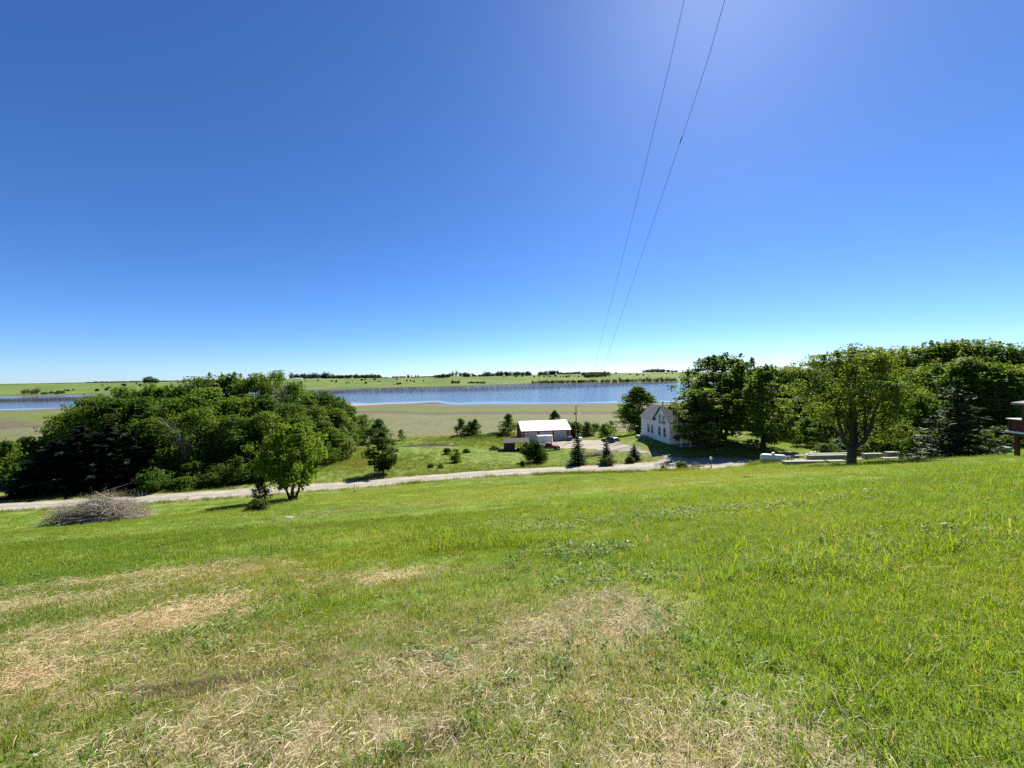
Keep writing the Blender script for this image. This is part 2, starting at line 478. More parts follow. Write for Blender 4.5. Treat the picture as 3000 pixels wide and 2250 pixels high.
att['beyond'] = ('POINT', 'FLOAT', beyond)
att['shore'] = ('POINT', 'FLOAT', np.clip(np.interp(xf, [-900, -440, -380, -250, -135, 0, 130, 400, 900], [330, 345, 400, 405, 335, 314, 303, 292, 300]) - yf, -50, 320) * np.interp(xf, [-430, -200, -145, 60, 120], [.40, .40, 1, 1, 1.15]))
_bd = shore_near(xf) - yf
att['beach'] = ('POINT', 'FLOAT', sstep(-12, -4, _bd) * (1 - sstep(8, 20, _bd + 5 * fnoise(xf, yf, 72, 3, .06))) * np.interp(xf, [-175, -145, -85, -60], [.0, 1, .8, 0]))
att['fshore'] = ('POINT', 'FLOAT', np.clip(yf - shore_far(xf), -50, 1500))

t = NT("ground")
pos = t.pos()
n_big = t.noise(.06, 4, .55, pos); n_mid = t.noise(.45, 5, .6, pos); n_fine = t.noise(6.0, 5, .65, pos); n_grain = t.noise(38.0, 4, .7, pos)
# mown lawn seen as turf: green with straw thatch between
lawn = t.mix(t.sm(n_mid, .35, .65), (.075, .142, .017, 1), (.125, .190, .024, 1))
mpl = t.n('ShaderNodeMapping'); mpl.inputs['Rotation'].default_value = (0, 0, -.2); mpl.inputs['Scale'].default_value = (.09, .55, 1); t.put(mpl, 0, pos)
lawn = t.mix(t.math('MULTIPLY', t.sm(t.noise(1.0, 4, .6, mpl.outputs[0]), .42, .66), .75), lawn, (.205, .225, .050, 1))
lawn = t.mix(t.math('MULTIPLY', t.sm(n_fine, .5, .7), .5), lawn, (.055, .085, .014, 1))
meadow = t.mix(t.sm(n_mid, .38, .62), (.075, .125, .018, 1), (.15, .19, .035, 1))
meadow = t.mix(t.math('MULTIPLY', t.sm(n_fine, .52, .7), .5), meadow, (.20, .20, .075, 1))
grass = t.mix(t.attr('beyond'), lawn, meadow)
thatch = t.mix(t.sm(n_fine, .35, .65), (.085, .066, .036, 1), (.19, .155, .085, 1))
thatch = t.mix(t.math('MULTIPLY', t.sm(n_grain, .45, .7), .7), thatch, (.035, .026, .016, 1))
c = t.mix(t.math('MULTIPLY', t.attr('dry'), t.sm(n_fine, .25, .6)), grass, thatch)
c = t.mix(t.math('MULTIPLY', t.attr('straw'), .9), c, t.mix(n_grain, (.16, .125, .07, 1), (.40, .335, .22, 1)))
c = t.mix(t.sm(t.math('ADD', t.attr('soil'), t.math('MULTIPLY', n_fine, .3)), .45, .8), c, t.mix(n_grain, (.030, .022, .015, 1), (.085, .062, .042, 1)))
c = t.mix(t.math('MULTIPLY', t.attr('verge'), t.sm(n_fine, .35, .65)), c, (.24, .20, .12, 1))
# field: stubble, bare strip, green strip, mud flat, beach - bands follow the shore
sh = t.math('ADD', t.attr('shore'), t.math('MULTIPLY', t.math('SUBTRACT', t.noise(.03, 3, .6, pos), .5), 34.0))
sh = t.math('ADD', sh, t.math('MULTIPLY', t.math('SUBTRACT', t.noise(.25, 3, .6, pos), .5), 8.0))
mp = t.n("ShaderNodeMapping"); mp.inputs['Rotation'].default_value = (0, 0, .12); mp.inputs['Scale'].default_value = (.10, 1.1, 1); t.put(mp, 0, pos)
rows = t.noise(1.0, 4, .7, mp.outputs[0])
stub = t.mix(t.sm(n_fine, .38, .62), (.088, .097, .044, 1), (.185, .178, .100, 1))
stub = t.mix(t.math('MULTIPLY', t.sm(t.noise(.035, 5, .65, pos), .42, .62), .55), stub, (.10, .112, .05, 1))
stub = t.mix(t.math('MULTIPLY', t.sm(rows, .45, .65), .6), stub, (.085, .098, .040, 1))
stub = t.mix(t.math('MULTIPLY', t.sm(t.noise(.9, 4, .7, pos), .54, .70), .75), stub, (.33, .285, .19, 1))
band = t.ramp(t.math('DIVIDE', sh, 200.0), [(0.0, (.07, .062, .045)), (.02, (.14, .125, .09)), (.09, (.125, .115, .075)), (.13, (.105, .105, .06)), (.27, (.11, .115, .055)), (.31, (.098, .135, .030)), (.41, (.095, .132, .030)),
                                             (.44, (.105, .088, .06)), (.50, (.092, .072, .06)), (.56, (.115, .098, .064)), (.60, (.13, .12, .068))])
band = t.mix(t.math('MULTIPLY', t.sm(rows, .48, .68), .35), band, (.19, .165, .115, 1))
band = t.mix(t.attr('beach'), band, t.mix(n_mid, (.27, .235, .18, 1), (.36, .31, .24, 1)))
field = t.mix(t.sm(sh, 96, 122), band, stub)
c = t.mix(t.attr('field'), c, field)
n_hill = t.noise(.012, 5, .6, pos); n_h2 = t.noise(.05, 5, .65, pos)
hill = t.mix(t.sm(n_hill, .38, .62), (.085, .138, .029, 1), (.135, .172, .045, 1))
hill = t.mix(t.math('MULTIPLY', t.sm(n_h2, .5, .68), .6), hill, (.062, .098, .026, 1))
hill = t.mix(t.math('SUBTRACT', 1.0, t.sm(t.attr('fshore'), 5, 60)), hill, (.09, .10, .045, 1))
c = t.mix(t.attr('far'), c, hill)
t.set(color=c, rough=.95, spec=.1)
bh = t.math('ADD', t.math('MULTIPLY', n_fine, 1.0), t.math('MULTIPLY', n_grain, .5))
t.bump(bh, .55, .05)
ground = link("ground", mesh_np("ground", np.stack([xf, yf, Z.ravel()], 1), faces, t.m, True, att))
tag(ground, "sloping grass hillside running down to stubble field and lake shore", kind='structure')

# ------------------------------------------------------------------ lake
wx = np.concatenate([-np.geomspace(9000, 420, 26), np.arange(-410, 411, 4.), np.geomspace(420, 9000, 26)])
wy = np.concatenate([np.arange(280, 440, 2.), np.geomspace(442, 1150, 60)])
WX, WY = np.meshgrid(wx, wy); wi = np.arange(WX.size).reshape(WX.shape)
wf = np.stack([wi[:-1, :-1], wi[:-1, 1:], wi[1:, 1:], wi[1:, :-1]], -1).reshape(-1, 4)
sd = (WY - shore_near(WX)).ravel()
calm = (1 - sstep(19, 30, sd + 6 * fnoise(WX.ravel(), WY.ravel(), 81, 3, .06)))
spit = np.exp(-(((WX.ravel() + 20) / 45) ** 2 + ((WY.ravel() - 352 - .08 * WX.ravel()) / 5) ** 2))
calm = np.clip(calm + 1.2 * spit, 0, 1)
t = NT("water")
pos = t.pos((1, .6, 1))
w1 = t.noise(.55, 3, .6, pos); w2 = t.noise(2.2, 3, .6, pos); w3 = t.noise(.012, 3, .5, t.pos((.6, 2.2, 1)))
h = t.math('ADD', t.math('MULTIPLY', w1, .7), t.math('MULTIPLY', w2, .38))
rough_w = t.math('MULTIPLY', t.math('SUBTRACT', 1.0, t.attr('calm')), t.math('ADD', .75, t.math('MULTIPLY', w3, .5)))
bp = t.n("ShaderNodeBump"); t.put(bp, 'Strength', rough_w); bp.inputs['Distance'].default_value = .27; t.put(bp, 'Height', h)
t.t.links.new(bp.outputs[0], t.b.inputs['Normal'])
t.set(color=(.09, .115, .15, 1), rough=t.math('SUBTRACT', .075, t.math('MULTIPLY', t.attr('calm'), .06)), spec=.5, IOR=1.333)
lake = link("lake", mesh_np("lake", np.stack([WX.ravel(), WY.ravel(), np.zeros(WX.size)], 1), wf, t.m, True, {'calm': ('POINT', 'FLOAT', calm)}))
tag(lake, "broad blue lake with wind ripples and calm pale margin", kind='structure')

# ------------------------------------------------------------------ gravel road and yard
def gravel_mat(name, a, b, track):
    t = NT(name)
    pos = t.pos()
    n1 = t.noise(.5, 5, .6, pos); n2 = t.noise(9, 5, .7, pos); n3 = t.noise(45, 3, .7, pos)
    c = t.mix(t.sm(n1, .3, .7), C4(a), C4(b))
    c = t.mix(t.math('MULTIPLY', t.sm(n2, .5, .72), .6), c, C4([x * .55 for x in a]))
    c = t.mix(t.math('MULTIPLY', t.sm(t.noise(.12, 4, .6, pos), .5, .66), .35), c, C4([x * .72 for x in b]))
    c = t.mix(t.math('MULTIPLY', t.attr('track'), t.sm(n1, .2, .6)), c, C4(track))
    t.set(color=c, rough=.95, spec=.15); t.bump(t.math('ADD', n2, t.math('MULTIPLY', n3, .5)), .5, .03)
    return t.m
M_ROAD = gravel_mat("road_gravel", (.25, .228, .182), (.345, .315, .255), (.17, .152, .12))
M_YARD = gravel_mat("yard_gravel", (.265, .24, .19), (.36, .33, .27), (.165, .145, .112))
# road strip
rf = np.array(ROAD_FAR)[:, :2]; rn = np.array(ROAD_NEAR)[:, :2]
cum = np.concatenate([[0], np.cumsum(np.hypot(*np.diff((rf + rn) / 2, axis=0).T))])
ss = np.arange(0, cum[-1], .5); NU = 21
def _sm(a):
    v = np.stack([np.interp(ss, cum, a[:, k]) for k in (0, 1)], 1)
    ker = np.ones(17) / 17
    return np.stack([np.convolve(np.pad(v[:, k], 8, mode='edge'), ker, 'valid') for k in (0, 1)], 1)
rf, rn = _sm(rf), _sm(rn)
u = np.linspace(0, 1, NU)
rv = []; tr = []
for i, s in enumerate(ss):
    w0 = .35 * float(fnoise(s, 0., 91, 4, .6)); w1_ = .35 * float(fnoise(s, 5., 92, 4, .6))
    L = np.linalg.norm(rf[i] - rn[i]); d = (rf[i] - rn[i]) / L
    a = rn[i] + d * w0; b = rf[i] + d * w1_
    for k in u:
        p = a + (b - a) * k
        rv.append((p[0], p[1])); m = k + .03 * math.sin(s * .08)
        tr.append(max(math.exp(-((m - .50) / .05) ** 2) * .9, math.exp(-((m - .06) / .06) ** 2) * .5, math.exp(-((m - .95) / .05) ** 2) * .5))
rv = np.array(rv); ri = np.arange(len(rv)).reshape(len(ss), NU)
crown = np.tile(np.sin(u * math.pi) * .05 - .02, len(ss))
edge = np.tile(np.where((u < .01) | (u > .99), -.08, 0), len(ss))
rz = H(rv[:, 0], rv[:, 1]) + .035 + crown + edge
rfc = np.stack([ri[:-1, :-1], ri[1:, :-1], ri[1:, 1:], ri[:-1, 1:]], -1).reshape(-1, 4)
road = link("gravel_road", mesh_np("gravel_road", np.stack([rv[:, 0], rv[:, 1], rz], 1), rfc, M_ROAD, True, {'track': ('POINT', 'FLOAT', np.array(tr))}))
tag(road, "pale gravel road crossing below the lawn", kind='structure')
# yard and driveway
gxx = np.arange(YARD_POLY[:, 0].min() - 1, YARD_POLY[:, 0].max() + 1, .28); gyy = np.arange(YARD_POLY[:, 1].min() - 1, YARD_POLY[:, 1].max() + 1, .28)
YX, YY = np.meshgrid(gxx, gyy); yi = np.arange(YX.size).reshape(YX.shape)
cx_, cy_ = wob((YX[:-1, :-1] + YX[1:, 1:]) / 2, (YY[:-1, :-1] + YY[1:, 1:]) / 2, .5)
keep = inpoly(cx_, cy_, YARD_POLY).ravel()
yfc = np.stack([yi[:-1, :-1], yi[:-1, 1:], yi[1:, 1:], yi[1:, :-1]], -1).reshape(-1, 4)[keep]
used = np.unique(yfc); rem = np.full(YX.size, -1); rem[used] = np.arange(len(used))
yx, yy = YX.ravel()[used], YY.ravel()[used]
trk = np.clip(1.4 * np.abs(fnoise(yx, yy * 2.0, 95, 3, .35)) - .35, 0, 1)
yard = link("driveway", mesh_np("driveway", np.stack([yx, yy, H(yx, yy) + .02], 1), rem[yfc], M_YARD, True, {'track': ('POINT', 'FLOAT', trk)}))
tag(yard, "pale gravel driveway and farmyard between house and garage", kind='structure')

# ------------------------------------------------------------------ vegetation: building one of each kind
def unit(v): return v / np.maximum(np.linalg.norm(v, axis=-1, keepdims=True), 1e-9)

def leaf_mesh(name, c, nrm, tan, L, W, rng, mat, bend=.15):
    """leaf-shaped four-cornered blades at points c"""
    n = len(c)
    nrm = unit(nrm); tan = unit(tan - nrm * (tan * nrm).sum(1, keepdims=True)); b = np.cross(nrm, tan)
    L = L[:, None]; W = W[:, None]
    v = np.stack([c - tan * L * .5, c - tan * L * .05 + b * W * .5 + nrm * L * bend, c + tan * L * .5, c - tan * L * .05 - b * W * .5 + nrm * L * bend], 1).reshape(-1, 3)
    f = np.arange(n * 4).reshape(n, 4)
    rnd = rng.random(n)
    return mesh_np(name, v, f, mat, False, {'rnd': ('FACE', 'FLOAT', rnd)})

def wood_mesh(name, tubes, mat, sides=6):
    m = MB()
    for pts, rad in tubes: m.tube(pts, rad, sides, cap=False)
    return mesh_np(name, np.array(m.v), np.array(m.f), mat, True)

PROF = {
    'round': lambda t: np.sqrt(np.clip(1 - (2 * t - .9) ** 2 / 1.25, 0, 1)),
    'tall': lambda t: np.sqrt(np.clip(1 - (2 * t - .85) ** 2 / 1.4, 0, 1)) * (1 - .25 * t),
    'vase': lambda t: np.clip(.35 + 1.1 * t, 0, 1) * np.sqrt(np.clip(1 - np.clip(t - .55, 0, 1) ** 2 / .22, 0, 1)),
    'egg': lambda t: np.sin(np.clip(t * .94 + .06, 0, 1) ** .75 * math.pi) ** .8,
    'bush': lambda t: np.sqrt(np.clip(1 - (t * 1.0) ** 2.2, 0, 1)) * (.85 + .15 * t),
}

def deciduous(seed, Ht, R, base, prof='round', puffs=60, per=150, puff_r=.9, leaf=(.26, .17), trunk_r=.22, stems=1, shoots=0, flat=.82, limbs=9, bark=None, mat=None, droop=0., gaps=.0, spread=1.0):
    """returns (wood mesh, crown mesh); crown = many leaf-sized faces in uneven clumps carried by limbs"""
    puffs = int(puffs * 1.35)
    rng = np.random.default_rng(seed)
    pf = PROF[prof]
    th = rng.uniform(0, 2 * math.pi, puffs); t = rng.random(puffs) ** .85; u_ = rng.random(puffs) ** .38
    lob = 1 + .32 * np.sin(3 * th + rng.uniform(0, 6)) * np.sin(4 * t + rng.uniform(0, 6)) + .14 * np.sin(5 * th + rng.uniform(0, 6)) + rng.normal(0, .11, puffs)
    rr = R * pf(t) * u_ * lob
    pc = np.stack([rr * np.cos(th), rr * np.sin(th), base + (Ht - base) * t * (1 - .05 * rng.random(puffs))], 1)
    pr = puff_r * rng.uniform(.6, 1.3, puffs) * (1 - .35 * t * (prof != 'bush'))
    if gaps:
        k = rng.random(puffs) > gaps; pc, pr, t = pc[k], pr[k], t[k]; puffs = len(pc)
    # wood
    tubes = []
    tops = []
    for s in range(stems):
        a = 2 * math.pi * s / max(stems, 1) + rng.uniform(-.4, .4)
        lean = (R * .30 * spread if stems > 1 else R * .06)
        h = Ht * rng.uniform(.62, .82)
        b0 = np.array((.0, .0, -.25)) + (np.array((math.cos(a), math.sin(a), 0)) * trunk_r * .7 if stems > 1 else 0)
        pts = []; rad = []
        r0 = trunk_r / math.sqrt(max(stems, 1)) * (1.15 if stems > 1 else 1)
        for q in np.linspace(0, 1, 7):
            off = lean * q ** .8
            pts.append(b0 + np.array((math.cos(a) * off, math.sin(a) * off, h * q)) + rng.normal(0, .035 * R, 3) * (q > .05) * np.array((1, 1, .2)))
            rad.append(r0 * ((1.35 if q == 0 else 1.0) * (1 - .85 * q)) + .012)
        tubes.append((pts, rad)); tops.append((np.array(pts), rad))
    order = rng.permutation(puffs)
    for j, i in enumerate(order[:max(limbs, 1) * 3]):
        st, sr = tops[rng.integers(len(tops))]
        end = pc[i]
        hq = np.clip((end[2] * .62 - st[0][2]) / (st[-1][2] - st[0][2]), .15, .97)
        k = hq * (len(st) - 1); k0 = int(min(k, len(st) - 2)); p0 = st[k0] + (st[k0 + 1] - st[k0]) * (k - k0)
        r0 = max((sr[k0] * .55) if j < limbs else sr[k0] * .3, .018)
        mid = p0 * .5 + end * .5 + np.array((0, 0, .10 * np.linalg.norm(end - p0))) + rng.normal(0, .05 * R, 3)
        tubes.append(([p0, p0 * .7 + mid * .3 + rng.normal(0, .02 * R, 3), mid, end], [r0, r0 * .75, r0 * .5, .012]))
    # leaves
    cnt = np.maximum((1.3 * per * (pr / puff_r) ** 2 * rng.uniform(.7, 1.3, puffs)).astype(int), 8)
    pid = np.repeat(np.arange(puffs), cnt); n = len(pid)
    d = unit(rng.normal(0, 1, (n, 3))); rad = rng.random(n) ** .45
    off = d * (rad * pr[pid])[:, None] * np.array((1, 1, flat))
    # a puff is itself made of a few twigs
    off = off + .25 * pr[pid][:, None] * np.sin(off * 5.1 / puff_r + pid[:, None] * 1.7)
    c = pc[pid] + off
    if shoots:
        hi = np.argsort(-pc[:, 2] - .2 * rng.random(puffs))[:shoots * 2]
        sc = []
        for i in hi[:shoots]:
            m = int(per * .22); hgt = rng.uniform(.3, .75) * puff_r
            q = rng.random(m)
            sc.append(pc[i] + np.stack([rng.normal(0, .2 * puff_r, m) * (1.1 - q), rng.normal(0, .2 * puff_r, m) * (1.1 - q), pr[i] * .35 + q * hgt], 1) + np.append(rng.normal(0, .5 * puff_r, 2), 0))
            d = np.concatenate([d, unit(rng.normal(0, 1, (m, 3)))]); 
        c = np.concatenate([c] + sc); n = len(c)
    out = unit(c - np.array((0, 0, base + .45 * (Ht - base))))
    nrm = unit(d[:n] * .55 + out * .35 + np.array((0, 0, .45)) + rng.normal(0, .55, (n, 3)))
    tan = unit(rng.normal(0, 1, (n, 3)) + out * .5 + np.array((0, 0, -.25 - droop)))
    sz = rng.uniform(.65, 1.25, n)
    return (wood_mesh("trunk", tubes, bark or M_BARK), leaf_mesh("crown", c, nrm, tan, 1.12 * leaf[0] * sz, 1.2 * leaf[1] * sz, rng, mat or M_LEAF))

def conifer(seed, Ht, R, levels=22, per_branch=26, needle=(.42, .13), base=.25, power=.85, droop=.25, trunk_r=.14, mat=None):
    rng = np.random.default_rng(seed)
    tubes = [([(0, 0, -.2), (0, 0, Ht * .5), (0, 0, Ht * .97)], [trunk_r, trunk_r * .6, .012])]
    C, N, T = [], [], []
    for li in range(levels):
        q = li / (levels - 1); z = base + (Ht - base) * q ** .92
        rl = R * (1 - q) ** power * rng.uniform(.78, 1.12) + .06
        nb = max(4, int(13 * (1 - q) + 4))
        for b in range(nb):
            a = 2 * math.pi * (b + rng.random() * .8) / nb + li * .7; rb = rl * rng.uniform(.5, 1.2)
            dr = np.array((math.cos(a), math.sin(a), 0.0))
            if rb > .5 and b % 2 == 0: tubes.append(([np.array((0, 0, z)), np.array((0, 0, z - droop * rb * .55)) + dr * rb * .6, np.array((0, 0, z - droop * rb * .6)) + dr * rb * .95], [.03, .02, .008]))
            m = max(5, int(per_branch * (.25 + rb / R)))
            s = rng.random(m) ** .7
            side = np.cross(dr, (0, 0, 1.0))
            wd = rng.normal(0, .16, m) * rb * (1.05 - s) + rng.normal(0, .05, m)
            p = dr * (s * rb)[:, None] + side * wd[:, None]
            p[:, 2] = z - droop * rb * np.sin(s * 2.2) * .75 + rng.normal(0, .06, m) - np.abs(wd) * .25
            C.append(p); T.append(dr * .9 + side * np.sign(wd)[:, None] * .8 + rng.normal(0, .25, (m, 3)) + np.array((0, 0, -.1)))
            N.append(np.array((0, 0, 1.0)) + rng.normal(0, .5, (m, 3)) + dr * .3)
    C, N, T = map(np.concatenate, (C, N, T)); n = len(C); sz = rng.uniform(.7, 1.25, n)
    return (wood_mesh("trunk", tubes, M_BARK, 5), leaf_mesh("crown", C, N, T, needle[0] * sz, needle[1] * sz, rng, mat or M_NEEDLE, .05))

KIND = {}
def kind(key, meshes, h, w):
    co = np.zeros(len(meshes[1].vertices) * 3, np.float32); meshes[1].vertices.foreach_get('co', co); co = co.reshape(-1, 3)
    KIND[key] = (meshes[0], meshes[1], float(np.percentile(co[:, 2], 99.7)), float(np.percentile(np.hypot(co[:, 0], co[:, 1]), 96.5) * 2))
# height / crown width of each prototype, metres
kind('broad1', deciduous(1, 12, 4.6, 1.6, 'round', 105, 190, 1.45, (.31, .20), .30, limbs=10), 12.3, 10.6)
kind('broad2', deciduous(2, 12, 4.2, 1.2, 'tall', 105, 190, 1.40, (.30, .19), .28, limbs=10, shoots=8), 12.5, 9.6)
kind('broad3', deciduous(3, 12, 4.6, 1.8, 'round', 105, 190, 1.45, (.29, .18), .30, stems=2, limbs=10), 12.5, 10.6)
kind('broad4', deciduous(4, 12, 4.0, 1.0, 'egg', 105, 190, 1.40, (.30, .19), .26, limbs=9), 12.4, 9.6)
kind('airy1', deciduous(5, 12, 4.6, 2.0, 'round', 105, 170, 1.3, (.26, .15), .26, stems=2, limbs=14, flat=.75, gaps=.06), 12.3, 10.4)
kind('airy2', deciduous(6, 12, 4.4, 2.0, 'tall', 100, 170, 1.25, (.24, .14), .26, limbs=14, flat=.75, gaps=.06), 12.3, 10.0)
kind('scrub', deciduous(7, 6, 2.2, .4, 'egg', 60, 90, .75, (.24, .15), .10, stems=3, limbs=10, gaps=.1), 6.3, 5.0)
kind('bush1', deciduous(8, 2.0, 1.3, .05, 'bush', 55, 90, .42, (.16, .10), .05, stems=4, limbs=8, shoots=6), 2.2, 2.9)
kind('bush2', deciduous(9, 2.0, 1.2, .05, 'bush', 50, 90, .40, (.16, .10), .05, stems=3, limbs=8, shoots=10), 2.3, 2.8)
kind('bush3', deciduous(10, 2.0, 1.4, .05, 'egg', 45, 90, .42, (.16, .09), .05, stems=4, limbs=10, gaps=.12), 2.2, 3.0)
kind('sapling', deciduous(11, 5, 1.5, .9, 'egg', 40, 60, .55, (.20, .12), .07, limbs=12, gaps=.05), 5.2, 3.3)
kind('spruce1', conifer(12, 6, 1.75, levels=15, droop=.32, needle=(.34, .10), per_branch=34), 6.0, 3.4)
kind('spruce2', conifer(13, 6, 1.85, levels=16, droop=.3, needle=(.34, .10), per_branch=36), 6.0, 3.6)
kind('densebush', deciduous(15, 2.0, 1.25, .1, 'round', 90, 130, .42, (.13, .08), .05, stems=4, limbs=8, shoots=12, flat=.95), 2.3, 2.9)
kind('cedar', conifer(14, 8, 2.9, levels=26, per_branch=40, needle=(.5, .2), base=.1, power=.62, droop=.05), 8.0, 5.8)

def tint(c, rng=None, v=.12):
    if rng is None: return (*c, 1)
    k = rng.uniform(1 - v, 1 + v); g = rng.uniform(-.05, .05)
    return (c[0] * k * (1 + g), c[1] * k, c[2] * k * (1 - g), 1)

DARKG, MIDG, YELG, PALEG = (.070, .138, .027), (.105, .185, .032), (.145, .215, .035), (.140, .185, .075)
def put_tree(name, key, label, cat, x, y, height, width, col=MIDG, rz=0.0, group=None, crown='crown', stem='trunk', z=None, sink=0.0, tilt=0.0):
    w, l, h0, w0 = KIND[key]
    e = thing(name, label, cat, (x, y, (gz(x, y) if z is None else z) - sink), rz, group, (width / w0, width / w0, height / h0))
    if tilt: e.rotation_euler = (tilt, 0, rz)
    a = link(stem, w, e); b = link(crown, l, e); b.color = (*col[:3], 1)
    return e
def tree_px(name, key, label, cat, px, top, Y, wpx, col=MIDG, rz=0.0, group=None, base_py=None, **kw):
    """a tree at forward distance Y whose crown the photograph shows centred on px, topped at row `top`, wpx wide"""
    p = P(px, top, Y); g = gz(p[0], Y)
    return put_tree(name, key, label, cat, p[0], Y, max(p[2] - g, .4), wpx / F * Y, col, rz, group, **kw)

ORD = ['first', 'second', 'third', 'fourth', 'fifth', 'sixth', 'seventh', 'eighth', 'ninth', 'tenth', 'eleventh', 'twelfth', 'thirteenth', 'fourteenth', 'fifteenth', 'sixteenth', 'seventeenth', 'eighteenth', 'nineteenth', 'twentieth', 'twenty-first', 'twenty-second', 'twenty-third', 'twenty-fourth']

R_ = random.Random(4)
nrng = np.random.default_rng(77)
# ---- wood beyond the road, left: three rows
back = [  # px, top row, distance, width px, kind
    (225, 1200, 82, 150, 'airy2'), (290, 1158, 90, 190, 'broad3'), (370, 1140, 96, 180, 'broad1'), (450, 1132, 98, 190, 'broad2'), (530, 1140, 92, 180, 'broad4'),
    (592, 1108, 96, 150, 'airy1'), (672, 1094, 100, 190, 'broad2'), (750, 1098, 100, 150, 'airy2'), (803, 1084, 104, 120, 'airy1'), (865, 1122, 100, 150, 'airy2'), (910, 1148, 104, 140, 'broad4'), (955, 1152, 106, 140, 'broad1'), (995, 1174, 108, 120, 'broad2'), (1025, 1192, 110, 90, 'scrub')]
mid = [(235, 1195, 74, 190, 'broad1'), (330, 1170, 74, 210, 'broad2'), (420, 1165, 76, 200, 'broad4'), (505, 1168, 76, 190, 'airy2'), (600, 1150, 78, 200, 'broad1'), (690, 1152, 80, 200, 'broad3'),
       (770, 1160, 82, 200, 'broad2'), (850, 1170, 84, 190, 'airy1'), (925, 1182, 88, 180, 'broad1'), (985, 1200, 92, 130, 'broad4')]
front = [(440, 1235, 66, 190, 'broad2'), (580, 1198, 68, 190, 'airy2'), (685, 1215, 70, 180, 'broad3'), (775, 1205, 73, 170, 'broad1'), (870, 1212, 76, 160, 'broad2'), (945, 1232, 80, 140, 'broad4'), (1003, 1262, 84, 80, 'scrub')]
for rowname, row in (('back', back), ('middle', mid), ('front', front)):
    for i, (px, top, Yd, w, k) in enumerate(row):
        colr = [MIDG, DARKG, MIDG, YELG, DARKG][R_.randrange(5)] if rowname == 'back' else [MIDG, DARKG, MIDG, PALEG, DARKG][R_.randrange(5)]
        top += R_.choice((-9, 0, 4, 12)) if rowname != 'back' else R_.choice((-3, 0, 3))
        tree_px('woodland_tree', k, f"{ORD[i]} tree from the left in the {rowname} row of the wood across the road", 'tree', px, top, Yd, w, tint(colr, nrng), R_.uniform(0, 6.28), 'trees in the wood across the road')
for i, (px, top, Yd, w) in enumerate([(165, 1290, 60, 190), (240, 1252, 61, 200), (320, 1248, 62, 200), (395, 1262, 63, 170), (120, 1345, 58.5, 150)]):
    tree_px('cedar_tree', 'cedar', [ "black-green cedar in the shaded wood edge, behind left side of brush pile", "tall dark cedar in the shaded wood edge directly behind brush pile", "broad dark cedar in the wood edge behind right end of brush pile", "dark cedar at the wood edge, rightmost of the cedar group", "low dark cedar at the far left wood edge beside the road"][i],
            'cedar', px, top, Yd, w, (.011, .018, .010), i * 1.3, 'dark cedars at the wood edge')  # near-black needles: the shaded side's darkness is put into the colour
for i, (px, top, Yd, w, k) in enumerate([(20, 1292, 64, 120, 'scrub'), (75, 1282, 70, 110, 'scrub'), (125, 1285, 74, 90, 'scrub'), (-60, 1270, 68, 140, 'scrub'), (165, 1272, 84, 70, 'scrub')]):
    tree_px('young_tree', k, ["bright green young tree at the left picture edge beyond the road", "bright green young tree, second from the left picture edge", "small bright young tree just left of the dark cedars", "young tree just past the left picture edge", "small leafy tree showing above the cedars' left shoulder"][i], 'tree', px, top, Yd, w, tint((.085, .15, .025), nrng), i * 2.1, 'bright young trees left of the wood')
for i, (px, base, w, h, k) in enumerate([(450, 1441, 100, 80, 'densebush'), (490, 1422, 130, 135, 'scrub'), (540, 1434, 70, 50, 'bush2'), (570, 1420, 120, 90, 'bush3'), (615, 1428, 60, 55, 'bush1'), (655, 1416, 110, 75, 'densebush'), (700, 1418, 65, 105, 'scrub'), (735, 1408, 120, 65, 'bush3'), (775, 1405, 90, 95, 'bush1'), (815, 1396, 120, 80, 'densebush'), (850, 1388, 90, 80, 'bush2'), (900, 1374, 100, 85, 'bush1'), (935, 1355, 100, 100, 'densebush'), (965, 1343, 90, 75, 'bush3'), (1010, 1320, 85, 85, 'densebush'), (1040, 1300, 60, 60, 'bush2')]):
    p = G(px, base, 40)
    put_tree('undergrowth_bush', k, f"{ORD[i]} low bush from the left at the foot of the wood across the road", 'bush', p[0], p[1], h * .75 / F * p[1], w / F * p[1], tint([DARKG, DARKG, MIDG, DARKG, DARKG][i % 5], nrng), i * 1.1, 'undergrowth along the wood edge', crown='foliage', stem='stem')  # darker leaf tints carry the shade at the wood's foot

# ---- meadow and roadside trees
p = G(857, 1462, 30)
kind('hero', deciduous(31, 9.3, 4.1, 2.3, 'round', 150, 200, .80, (.22, .15), .30, stems=4, limbs=14, shoots=30, flat=.8, spread=1.3), 9.7, 8.8)
put_tree('maple_tree', 'hero', "round bright green tree on the lawn edge just this side of the road", 'tree', p[0], p[1], 9.4, 8.2, (.165, .255, .042), .4)
p = G(765, 1480, 30)
put_tree('small_shrub', 'scrub', "spindly multi-stemmed shrub beside the round green lawn tree", 'shrub', p[0], p[1], 3.2, 1.9, (.05, .075, .03), 1.0, crown='foliage', stem='stem')
p = G(752, 1500, 30)
put_tree('ground_bush', 'bush2', "low leafy bush at the foot of the spindly shrub", 'bush', p[0], p[1], .9, 1.7, (.085, .13, .035), 1.0, crown='foliage', stem='stem')
p = G(1122, 1388, 40)
kind('roadtree', deciduous(32, 7.2, 2.5, .8, 'egg', 85, 150, .80, (.26, .16), .16, limbs=14, flat=.6, gaps=.08, droop=.3), 7.4, 5.6)
put_tree('roadside_tree', 'roadtree', "dark green tree standing alone on the far verge of the road", 'tree', p[0], p[1], 7.2, 5.6, (.055, .105, .024), .2)
